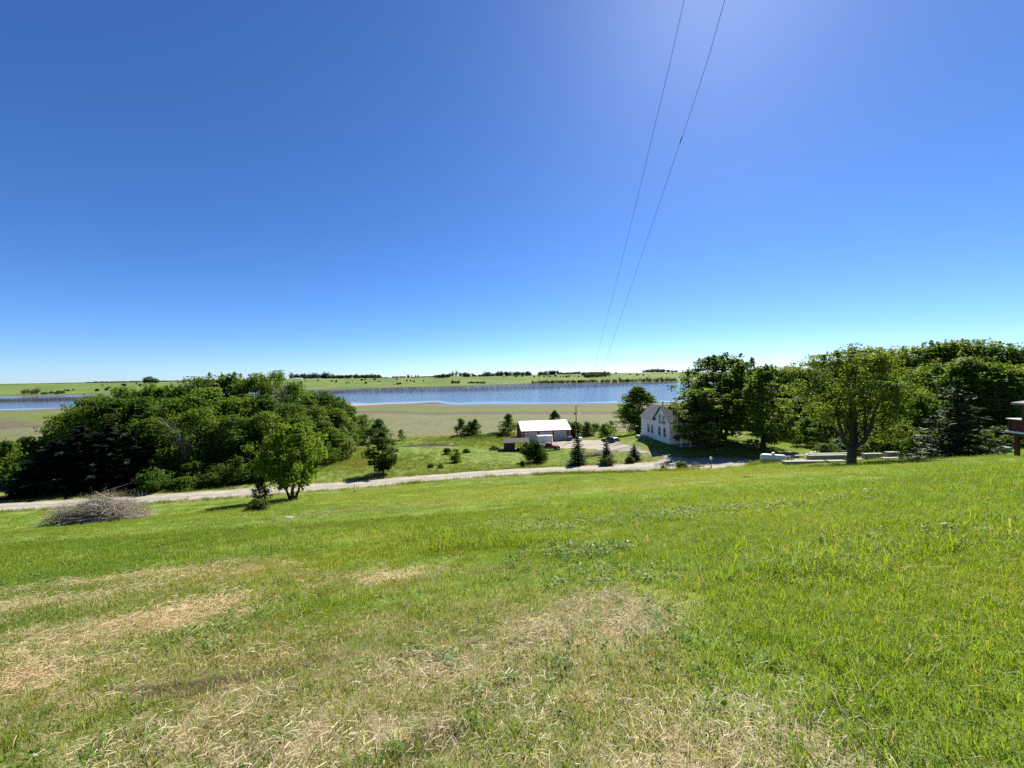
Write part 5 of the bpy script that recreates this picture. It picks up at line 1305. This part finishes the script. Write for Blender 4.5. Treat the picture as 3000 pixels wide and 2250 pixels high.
# ---- old concrete walls and slabs at the right
def conc(label, px0, px1, base, Yd, h, depth=.45, rz=None, mat=M_CONC, name='concrete_wall', lift=0.0):
    a = P(px0, base, Yd); b = P(px1, base, Yd * (1.0)); L = b[0] - a[0]
    n = max(2, int(L / 1.2)); m = MB()
    zz = min(gz(a[0], Yd), gz(b[0], Yd), gz((a[0] + b[0]) / 2, Yd)) if False else a[2]
    rg2 = random.Random(int(px0))
    o = thing(name, label, 'concrete wall' if h > .3 else 'concrete slab', (a[0], Yd, zz + lift), math.atan2(b[2] - a[2], L) * 0)
    o['kind'] = 'thing'
    seg = L / n
    for i in range(n):
        q = MB(); hh = h + rg2.uniform(-.03, .03); q.box(i * seg + .012, (i + 1) * seg - .012, rg2.uniform(-.02, .02), depth, -.7 if h > .3 else -.25, hh)
        q.build('block', mat, o, .02)
    c = MB(); c.box(-.03, L + .03, -.05, depth + .04, h + .035, h + .09); c.build('coping', mat, o, .015)
    return o
conc("long pale concrete wall left of the forked trunk", 2371, 2484, 1350, 46, .55)
conc("low concrete footing before the long wall, left part", 2330, 2362, 1352, 47.5, .12)
conc("thin concrete slab strip in front of the long wall", 2300, 2420, 1356, 45, .06, .6)
conc("thin concrete slab between long wall and forked trunk", 2430, 2480, 1355, 44, .08, .6)
conc("long flat concrete beam behind the long wall", 2375, 2560, 1337, 52, .25)
conc("short concrete block wall right of the forked trunk", 2533, 2588, 1345, 46, .55)
conc("low concrete ledge right of the forked trunk", 2505, 2532, 1351, 45, .12)
conc("long low concrete edge running right toward the big spruce", 2590, 2700, 1347, 44, .10)
conc("grey concrete wall in shade left of the big spruce", 2600, 2760, 1340, 47, .55, mat=M_CONC_GR)
conc("grey concrete wall in shade between spruce and deck post", 2897, 2965, 1331, 41, .62, mat=M_CONC_GR)
conc("thin concrete strip at the foot of the big spruce", 2860, 2905, 1338, 38.5, .05, .5)
# rubble on the dirt beside the tank
rr2 = random.Random(9)
for i in range(14):
    px, py = 2290 + rr2.random() * 110, 1331 + rr2.random() * 8
    g = G(px, py, 35); s = rr2.uniform(.2, .55)
    m = MB(); m.add([(-s, -s * .6, -.1), (s * .9, -s * .5, -.1), (s, s * .6, -.1), (-s * .8, s * .5, -.1), (-s * .7, -s * .4, s * .3), (s * .7, -s * .4, s * .22), (s * .6, s * .4, s * .3), (-s * .6, s * .4, s * .35)], [[3, 2, 1, 0], [4, 5, 6, 7], [0, 1, 5, 4], [1, 2, 6, 5], [2, 3, 7, 6], [3, 0, 4, 7]])
    o = m.build('rubble_chunk', M_CONC, None, .03); o.location = g; o.rotation_euler = (rr2.uniform(-.2, .2), rr2.uniform(-.2, .2), rr2.uniform(0, 6)); tag(o, "broken concrete chunk on the bare ground behind the propane tank", 'rubble', 'concrete rubble behind the propane tank')
dirt_patch = []
def patch(name, label, px, py, rx, ry, mat, hgt=.05, seed=1, kind_='structure'):
    g = G(px, py, 30); rgp = np.random.default_rng(seed); n = 36; rings = 7; v = []; f = []
    for r in range(rings):
        for k in range(n):
            a = 2 * math.pi * k / n; q = r / (rings - 1); wobv = 1 + .22 * math.sin(3 * a + seed) + .13 * math.sin(7 * a + 2 * seed) + .06 * math.sin(13 * a)
            x = g[0] + rx * q * wobv * math.cos(a); y = g[1] + ry * q * wobv * math.sin(a)
            v.append((x, y, gz(x, y) + .015 + hgt * (1 - q ** 2) * (1 + .6 * rgp.normal()) - (.08 if r == rings - 1 else 0)))
    for r in range(rings - 1):
        for k in range(n): f.append([r * n + k, r * n + (k + 1) % n, (r + 1) * n + (k + 1) % n, (r + 1) * n + k])
    o = link(name, mesh_np(name, np.array(v), np.array(f), mat, False)); tag(o, label, kind=kind_); return o
patch('bare_soil', "patch of dark turned soil on the meadow", 1262, 1305, 7.5, 1.9, M_SOIL, .25, 3)
patch('bare_sand', "pale sandy patch beside the turned soil on the meadow", 1300, 1303, 3.2, 1.0, M_SAND, .08, 5)
patch('bare_dirt', "pale dirt strip behind the propane tank", 2330, 1337, 6.0, 1.3, M_SAND, .06, 7)
patch('bare_dirt', "pale dirt patch below the garden slope", 2412, 1322, 2.6, .9, M_SAND, .06, 8)

# ---- brush pile
def brush(name, label, cx, cy, rx, ry, h, n, seed, tw, mats=(M_TWIGDK, M_TWIG)):
    e = thing(name, label, 'brush pile', (cx, cy, gz(cx, cy)), math.radians(8)); rgb = np.random.default_rng(seed)
    for part, mat, cnt in (('dark_twigs', mats[0], int(n * .5)), ('pale_twigs', mats[1], int(n * .5))):
        V = []; Fc = []
        for i in range(cnt):
            if part == 'pale_twigs': u0 = .15 + .75 * rgb.random() if rgb.random() < .6 else rgb.uniform(-.9, .9)
            else: u0 = rgb.uniform(-1, .85) * rgb.random() ** .2
            v0 = rgb.uniform(-1, 1); prof_ = max(0, 1 - u0 * u0) ** .6 * max(0, 1 - v0 * v0) ** .5 * (1 - .25 * u0)
            c = np.array((u0 * rx, v0 * ry, 0)); gloc = gz(cx + c[0], cy + c[1]) - gz(cx, cy)
            z0 = gloc + h * prof_ * (.72 + .45 * math.sin(u0 * 5 + 1) * math.sin(v0 * 3 + u0 * 9)) * rgb.random() ** .5
            L_ = tw * rgb.uniform(.4, 1.5); a = rgb.normal(.1, .6) + (math.pi if rgb.random() < .35 else 0); el = rgb.normal(.15, .42) + (rgb.random() < .10) * .8
            d = np.array((math.cos(a) * math.cos(el), math.sin(a) * math.cos(el), math.sin(el)))
            p0 = c + np.array((0, 0, z0)) - d * L_ * .4; p0[2] = max(p0[2], gloc + .02); p1 = p0 + d * L_ * .5 + rgb.normal(0, .05, 3); p2 = p0 + d * L_ + rgb.normal(0, .10, 3) + np.array((0, 0, -.12 * L_ * rgb.random()))
            r = rgb.uniform(.006, .02) * (2.2 if rgb.random() < .06 else 1)
            for A_, B_, ra_, rb_ in ((p0, p1, r, r * .75), (p1, p2, r * .75, r * .25)):
                dd = unit((B_ - A_)[None])[0]; s1 = unit(np.cross(dd, (0.3, .2, 1.0))[None])[0]; s2 = np.cross(dd, s1); b = len(V)
                for cen, rad in ((A_, ra_), (B_, rb_)):
                    for k in range(3): V.append(cen + (s1 * math.cos(2.094 * k) + s2 * math.sin(2.094 * k)) * rad)
                for k in range(3): Fc.append([b + k, b + (k + 1) % 3, b + 3 + (k + 1) % 3, b + 3 + k])
        o = link(part, mesh_np(part, np.array(V), np.array(Fc), mat), e); o['kind'] = 'stuff'
    for i in range(9):
        u0, v0 = rgb.uniform(-.6, .9), rgb.uniform(-1, -.3); pf_ = max(0, 1 - u0 * u0) ** .6 * max(0, 1 - v0 * v0) ** .5
        c = np.array((u0 * rx, v0 * ry, gz(cx + u0 * rx, cy + v0 * ry) - gz(cx, cy) + h * pf_ * .75 + .08)); a = rgb.normal(.15, .4); L_ = tw * rgb.uniform(.5, 1.1)
        d = np.array((math.cos(a), math.sin(a), rgb.normal(.2, .2)))
        m = MB(); m.tube([c - d * L_ * .5, c + rgb.normal(0, .06, 3), c + d * L_ * .5], [.05, .045, .03], 6); m.build('branch', M_LOG, e)
    return e
g = G(262, 1532, 20)
brush('brush_pile', "big heap of dead grey-brown branches on the lawn beside the road", g[0], g[1] + 1.0, 3.7, 1.7, 2.7, 3000, 5, 2.2)
g = G(1738, 1336, 40); brush('brush_pile', "small tangle of dead sticks between the two taller spruces", g[0], g[1], 2.2, .7, .55, 500, 6, .9, (M_TWIGDK, M_LOG))
g = G(2035, 1370, 40); brush('brush_pile', "low heap of sticks by the wire fence on the road verge", g[0], g[1], 1.6, .4, .25, 220, 7, .8)

# ---- posts
def post(name, label, cat, px, base, Yh, h, r, mat, cap=None, square=False):
    g = G(px, base, 25)
    o = thing(name, label, cat, (g[0], g[1], g[2]))
    m = MB()
    if square: m.box(-r, r, -r, r, -.3, h)
    else: m.tube([(0, 0, -.3), (.02, 0, h * .5), (0, 0, h)], [r, r * .95, r * .9], 8)
    m.build('post', mat, o)
    return o
o = post('bird_box_post', "dark wooden post topped by a white box on the near road verge", 'post', 2083, 1371, 0, 1.25, .075, M_POLE)
m = MB(); m.prism([(-.14, 1.25), (.14, 1.25), (.14, 1.5), (0, 1.64), (-.14, 1.5)], 'y', -.13, .13); m.build('white_box', M_WHITE, o, .015)
for i, (px, base, h) in enumerate(((2046, 1371, 1.05), (2009, 1369, 1.0))): post('fence_post', ["thin steel fence post left of the white-topped post", "thin steel fence post beside the round verge bush"][i], 'fence post', px, base, 0, h, .025, M_RUST)
a, b = G(2009, 1369, 25), G(2046, 1371, 25)
for i in range(1):
    m = MB(); m.tube([a + np.array((0, 0, .95)), (a + b) / 2 + np.array((0, 0, .55)), b + np.array((0, 0, .25))], .014, 5); m.tube([a + np.array((0, 0, .3)), (a + b) / 2 + np.array((0, -.1, .42)), b + np.array((0, 0, .8))], .012, 5)
    o = m.build('fence_wire', M_RUST, None); tag(o, "slack rusty wire strung between the two thin fence posts", 'fence wire')
o = post('road_marker', "short white marker post on the near edge of the road", 'marker post', 1040, 1442, 0, 1.15, .055, M_WHITE, square=True)
MB().box(-.05, .05, -.066, -.057, .85, 1.05).build('reflector', M_STEEL, o)
MB().box(-.058, .058, -.058, .058, .0, .3).build('base_sleeve', M_WOODDK, o)
for i, (px, base, h) in enumerate(((2309, 1296, 1.7), (2332, 1296, 1.9))): post('clothesline_post', ["thin dark post on the garden grass, left one of a pair", "thin dark post on the garden grass, right one of a pair"][i], 'post', px, base, 0, h, .04, M_RUST)
# picnic table on the house lawn
g = G(2157, 1284, 50)
pt = thing('picnic_table', "pale picnic table on the grass behind the big house tree", 'picnic table', (g[0], g[1], g[2]), .4)
for k in range(5): MB().box(-.9, .9, -.36 + k * .15, -.36 + k * .15 + .135, .72, .76).build('table_plank', M_LOG, pt)
for s in (-1, 1):
    for q in (0, 1): MB().box(-.9, .9, s * .7 - .14 + q * .15, s * .7 - .14 + q * .15 + .135, .42, .46).build('seat_plank', M_LOG, pt)
for xx in (-.6, .6):
    for s in (-1, 1): MB().slab([(xx - .05, s * .25, .72), (xx + .05, s * .25, .72), (xx + .05, s * .65, 0), (xx - .05, s * .65, 0)], .05).build('leg', M_LOG, pt)
    MB().box(xx - .04, xx + .04, -.82, .82, .36, .42).build('cross_beam', M_LOG, pt)
# pale boulder-like scraps on the lawn
for i, (px, py, lab) in enumerate(((1338 * 0 + 845, 1519, "flat pale stone lying on the lawn below the round tree"), (2185, 1399, "small brown clod of earth on the lawn near the propane tank"))):
    g = G(px, py, 15); m = MB(); s = .28
    m.add([(-s, -s * .5, -.05), (s, -s * .5, -.05), (s * .9, s * .5, -.05), (-s * .9, s * .6, -.05), (-s * .7, -s * .3, .06), (s * .7, -s * .35, .05), (s * .6, s * .3, .08), (-s * .6, s * .35, .07)], [[3, 2, 1, 0], [4, 5, 6, 7], [0, 1, 5, 4], [1, 2, 6, 5], [2, 3, 7, 6], [3, 0, 4, 7]])
    o = m.build('field_stone', M_CONC if i == 0 else M_SOIL, None, .03); o.location = g; tag(o, lab, 'stone')

# ---- dead twigs of a bare tree above the right wood
bt_ = P(2250, 1056, 94)
def bare_tree(label, px, top, Yd, seed, col=M_TWIG, w=1.6):
    p = P(px, top, Yd); g = gz(p[0], Yd); Hh = p[2] - g; rgb = np.random.default_rng(seed); tubes = [([(0, 0, -.3), (.1, 0, Hh * .4), (0, .1, Hh * .7)], [.22, .16, .09])]
    for i in range(16):
        z0 = Hh * rgb.uniform(.25, .7); a = rgb.uniform(0, 6.28); e = np.array((math.cos(a) * w * rgb.uniform(.3, 1.3), math.sin(a) * w * rgb.uniform(.3, 1.3), min(Hh, z0 + Hh * rgb.uniform(.15, .45))))
        mid = np.array((e[0] * .55, e[1] * .55, z0 * .5 + e[2] * .5)); tubes.append(([(0, 0, z0), mid, e], [.07, .045, .012]))
        for k in range(3): tubes.append(([mid, mid + (e - mid) * .6 + rgb.normal(0, .25, 3), mid + (e - mid) * 1.0 + rgb.normal(0, .5, 3)], [.03, .02, .008]))
    o = thing('bare_tree', label, 'tree', (p[0], Yd, g)); link('trunk', wood_mesh('trunk', tubes[:1], col), o); link('branches', wood_mesh('branches', tubes[1:], col, 5), o)
bare_tree("dead bare treetop twigs above the tall slim tree", 2252, 1052, 90, 61)
bare_tree("grey bare-branched tree among the right end of the wood across the road", 815, 1108, 90, 62, M_BARK_GREY, 2.6)
bare_tree("grey dead-branched tree at the front of the wood across the road", 535, 1215, 64.5, 63, M_BARK_GREY, 2.6)

# ------------------------------------------------------------------ across the lake
def tree_mass(name, label, spans, seed, col, dens=1.0):
    """a far wood that reads as one mass: crowns of leaf clumps, spans = (px0, px1, top row, base Y, depth, crown size)"""
    rgm = np.random.default_rng(seed); C, N, S = [], [], []
    for px0, px1, top, Yd, depth, size, conif in spans:
        x0, x1 = P(px0, 1100, Yd)[0], P(px1, 1100, Yd)[0]; n = max(2, int((x1 - x0) / size * 1.6 * (1 + depth / size * .35) * dens))
        for i in range(n):
            x = rgm.uniform(x0, x1); y = Yd + rgm.uniform(0, depth); g = gz(x, y); pxx = (px0 + px1) / 2
            hh = max(2.0, P(pxx, top, Yd)[2] - gz(P(pxx, top, Yd)[0], Yd)) * rgm.uniform(.95, 1.5) * (1 if rgm.random() > .15 else 1.25)
            m = 110; d = unit(rgm.normal(0, 1, (m, 3)))
            if conif:
                q = rgm.random(m); r = size * .42 * (1 - q); c = np.stack([x + r * d[:, 0], y + r * d[:, 1], g + hh * q], 1)
            else:
                r = rgm.random(m) ** .4; c = np.stack([x + d[:, 0] * r * size * .62, y + d[:, 1] * r * size * .62, g + hh * .52 + d[:, 2] * r * hh * .5], 1)
            C.append(c); N.append(d * .7 + np.array((0, 0, .5)) + rgm.normal(0, .4, (m, 3))); S.append(np.full(m, max(size, hh * .5) * .26))
    C, N, S = np.concatenate(C), np.concatenate(N), np.concatenate(S) * rgm.uniform(.7, 1.3, sum(map(len, S)))
    o = link(name, leaf_mesh(name, C, N, rgm.normal(0, 1, C.shape), S, S * .75, rgm, M_LEAF)); o.color = (*col, 1)
    tag(o, label, kind='stuff'); return o
FD = (.030, .058, .024)
tree_mass('treeline', "long dark treeline along the far ridge at the left of centre", [(835, 960, 1098, 1400, 60, 13, 0), (940, 1110, 1101, 1400, 60, 12, 0), (1100, 1135, 1106, 1400, 20, 7, 0)], 1, FD)
tree_mass('treeline', "dark conifers in a dip of the far hillside", [(1190, 1205, 1100, 1330, 20, 7, 1), (1205, 1275, 1108, 1300, 40, 8, 0), (1215, 1225, 1101, 1330, 10, 7, 1)], 2, FD)
tree_mass('treeline', "dense dark block of trees on the far hill slope at centre", [(1273, 1312, 1101, 1240, 60, 9, 0)], 3, (.018, .036, .018))
tree_mass('treeline', "clump of rounded trees on the far hilltop at centre", [(1322, 1338, 1094, 1400, 14, 9, 0), (1345, 1390, 1096, 1290, 50, 10, 0)], 4, FD)
tree_mass('treeline', "dark treeline along the far ridge at centre", [(1390, 1420, 1099, 1400, 20, 10, 0), (1415, 1475, 1092, 1420, 50, 13, 0), (1475, 1555, 1092, 1420, 50, 13, 0)], 5, FD)
tree_mass('treeline', "dark treeline along the far ridge right of centre", [(1578, 1625, 1091, 1420, 40, 12, 0), (1600, 1640, 1089, 1420, 30, 12, 0), (1640, 1700, 1092, 1420, 40, 9, 0), (1700, 1790, 1093, 1420, 40, 7, 0)], 6, FD)
tree_mass('treeline', "low dark wood on the far hillside behind the overhead wires", [(1722, 1795, 1097, 1240, 110, 8, 0)], 7, FD)
tree_mass('treeline', "dark treeline on the far ridge just left of the house trees", [(1895, 1962, 1084, 1420, 50, 13, 0), (1960, 1990, 1086, 1420, 20, 8, 0)], 8, FD)
tree_mass('shore_brush', "band of low green brush along the far shore", [(1370, 1420, 1120, 1015, 22, 5, 0), (1560, 1760, 1116, 1005, 22, 5, 0), (1760, 1900, 1113, 985, 16, 4.5, 0), (1900, 2010, 1110, 965, 14, 5, 0), (1320, 1350, 1118, 1010, 20, 7, 0)], 9, (.060, .095, .035), .8)
tree_mass('shore_brush', "sparse brush on the far shore at the left", [(55, 105, 1144, 800, 20, 8, 0), (110, 165, 1149, 800, 16, 6, 0)], 10, (.07, .085, .05), .5)
tree_mass('treeline', "thin dark line of distant trees on the left horizon", [(0, 230, 1124, 3000, 100, 20, 0), (230, 700, 1116, 3000, 100, 18, 0), (-400, 0, 1131, 3000, 100, 20, 0)], 11, FD, .6)
for i, (px, top, Yd, w) in enumerate(((437, 1103, 1150, 32), (456, 1109, 1150, 20), (425, 1106, 1150, 14))):
    tree_px('hilltop_tree', 'airy1', ["wide-crowned lone tree on the far left ridge", "smaller tree at the right side of the lone ridge tree", "smaller tree at the left side of the lone ridge tree"][i], 'tree', px, top, Yd, w, FD, i * 2., z=None)
# scattered shrubs on the far hillside: too alike to tell apart
spots = [(190, 1145), (200, 1146), (215, 1143), (285, 1146), (312, 1144), (318, 1138), (300, 1130), (340, 1144), (350, 1146), (360, 1129), (365, 1131), (400, 1125), (410, 1131), (485, 1138), (508, 1139), (515, 1140), (522, 1122),
         (895, 1116), (932, 1116), (972, 1118), (985, 1120), (1015, 1123), (1022, 1122), (1033, 1119), (1060, 1115), (1072, 1124), (1098, 1114), (1110, 1118), (1070, 1113), (1155, 1128), (1165, 1127), (1172, 1126), (1163, 1113), (1192, 1117), (1203, 1117), (1213, 1119), (1240, 1117),
         (1475, 1105), (1482, 1106), (1512, 1105), (1530, 1104), (1542, 1102), (1555, 1100), (1565, 1106), (1580, 1104), (1594, 1104), (1605, 1105), (1612, 1104), (1627, 1103), (1642, 1105), (1650, 1104), (1660, 1105), (1668, 1104), (1683, 1103), (1695, 1105), (1712, 1104), (1705, 1098), (1620, 1118), (1600, 1119),
         (1835, 1097), (1846, 1098), (1857, 1105), (1866, 1101), (1872, 1099), (1885, 1100), (1900, 1103), (1815, 1096), (1805, 1095), (1952, 1096), (1970, 1095), (1895, 1110), (1935, 1112), (1815, 1114)]
rs = random.Random(3)
for i, (px, py) in enumerate(spots):
    d = ray(px, py); ys = np.linspace(880, 1700, 400); hh = H(d[0] * ys, ys); gap = EYE + d[2] * ys - hh
    k = int(np.argmax(gap < 0)) if (gap < 0).any() else 380
    yy = ys[k]; x = d[0] * yy; s = rs.uniform(3, 7.5)
    put_tree('hillside_shrub', ['bush1', 'bush2', 'bush3'][i % 3], "small dark shrub dotted on the green hillside across the lake", 'shrub', x, yy, s * rs.uniform(.7, 1.05), s * rs.uniform(.9, 1.4), FD, rs.uniform(0, 6), 'shrubs dotted on the far hillside', crown='foliage', stem='stem')
# far farm buildings
def far_house(label, px0, px1, base, Yd, h, roofh, wall, roof, cat='house', nwin=3):
    a, b = P(px0, base, Yd), P(px1, base, Yd); L = b[0] - a[0]; z = gz((a[0] + b[0]) / 2, Yd) - .3
    o = thing('far_building', label, cat, (a[0], Yd, z))
    MB().prism([(0, 0), (8, 0), (8, h), (4, h + roofh - .1), (0, h)], 'x', 0, L).build('wall', wall, o)
    MB().slab([(-.4, -.5, h - .1), (L + .4, -.5, h - .1), (L + .4, 4, h + roofh), (-.4, 4, h + roofh)], .2).build('roof', roof, o); MB().slab([(L + .4, 8.5, h - .1), (-.4, 8.5, h - .1), (-.4, 4, h + roofh), (L + .4, 4, h + roofh)], .2).build('roof', roof, o)
    for k in range(nwin): x = L * (k + .5) / nwin; w_ = MB().box(x - .9, x + .9, -.06, .02, .9, h - .6).build('window', M_GLASS, o)
far_house("long low white farm shed among the trees on the far ridge", 860, 884, 1112, 1385, 3.5, 2.5, M_WHITE, M_ROOFWHITE, 'shed', 0)
far_house("low tan house on the far ridge, left one of two", 1148, 1168, 1108, 1440, 4, 3, M_TAN, M_SHINGLE_LT)
far_house("low tan house on the far ridge, right one of two", 1170, 1188, 1108, 1440, 4, 3.2, M_TAN, M_SHINGLE_LT)
far_house("white house among the trees on the far ridge right of centre", 1601, 1609, 1097, 1390, 8, 3, M_WHITE, M_SHINGLE_LT)
far_house("small brown-roofed house on the far hilltop behind the dense tree block", 1310, 1322, 1103, 1350, 4, 3, M_TAN, M_REDDARK)

# ---- drowned saplings standing in the lake
rgd = np.random.default_rng(88)
def drowned(name, label, poly, n, hmin, hmax, seed):
    """poly rows: (px, base row far, base row near)"""
    poly = np.array(poly, float); V, Fc = [], []
    rs_ = np.random.default_rng(seed); cnt = 0
    while cnt < n:
        px = rs_.uniform(poly[0, 0], poly[-1, 0]); f0 = np.interp(px, poly[:, 0], poly[:, 1]); f1 = np.interp(px, poly[:, 0], poly[:, 2])
        d0, d1 = ray(px, f0), ray(px, f1); y0, y1 = EYE / -d1[2], EYE / -d0[2]
        y = rs_.uniform(y0, y1); x = d0[0] * y
        if rs_.random() > .62 + .5 * float(fnoise(x, y, 55, 3, .035)): cnt += .25; continue
        cnt += 1; h = rs_.uniform(hmin, hmax) * (1.25 if rs_.random() < .15 else 1); r = rs_.uniform(.05, .11)
        ln = rs_.normal(0, .10, 2) * h
        parts = [((x, y, -.3), (x + ln[0], y + ln[1], h), r)]
        for k in range(3):
            q = rs_.uniform(.35, .85); a = rs_.uniform(0, 6.28); L_ = h * rs_.uniform(.15, .38); b = (x + ln[0] * q, y + ln[1] * q, h * q)
            parts.append((b, (b[0] + math.cos(a) * L_ * .5, b[1] + math.sin(a) * L_ * .5, b[2] + L_ * .8), r * .6))
        for A_, B_, rr in parts:
            b = len(V)
            for k in range(3): V.append((A_[0] + rr * math.cos(2.094 * k), A_[1] + rr * math.sin(2.094 * k), A_[2]))
            for k in range(3): V.append((B_[0] + rr * .35 * math.cos(2.094 * k), B_[1] + rr * .35 * math.sin(2.094 * k), B_[2]))
            for k in range(3): Fc.append([b + k, b + (k + 1) % 3, b + 3 + (k + 1) % 3, b + 3 + k])
    o = link(name, mesh_np(name, np.array(V), np.array(Fc), M_DROWN)); tag(o, label, kind='stuff'); return o
M_DROWN = plain("drowned_wood", (.16, .122, .118), .95, .4, .05, dirt=(.25, .215, .20))
drowned('drowned_saplings', "long brown band of dead saplings standing in the lake", [(880, 1149, 1156), (1000, 1145, 1155), (1150, 1139, 1152), (1300, 1135, 1150), (1430, 1131, 1147), (1560, 1126, 1142), (1700, 1123, 1138), (1850, 1118, 1132), (1985, 1114, 1122)], 15000, 2.0, 4.4, 1)
drowned('drowned_saplings', "scattered dead saplings in open water before the long band", [(900, 1150, 1168), (1100, 1145, 1172), (1400, 1140, 1160), (1560, 1136, 1150)], 110, 1.5, 4.0, 2)
drowned('drowned_saplings', "brown band of dead saplings in the lake at the left edge", [(-150, 1176, 1183), (0, 1173, 1180), (230, 1168, 1175), (420, 1162, 1168)], 5000, 2.2, 4.4, 3)
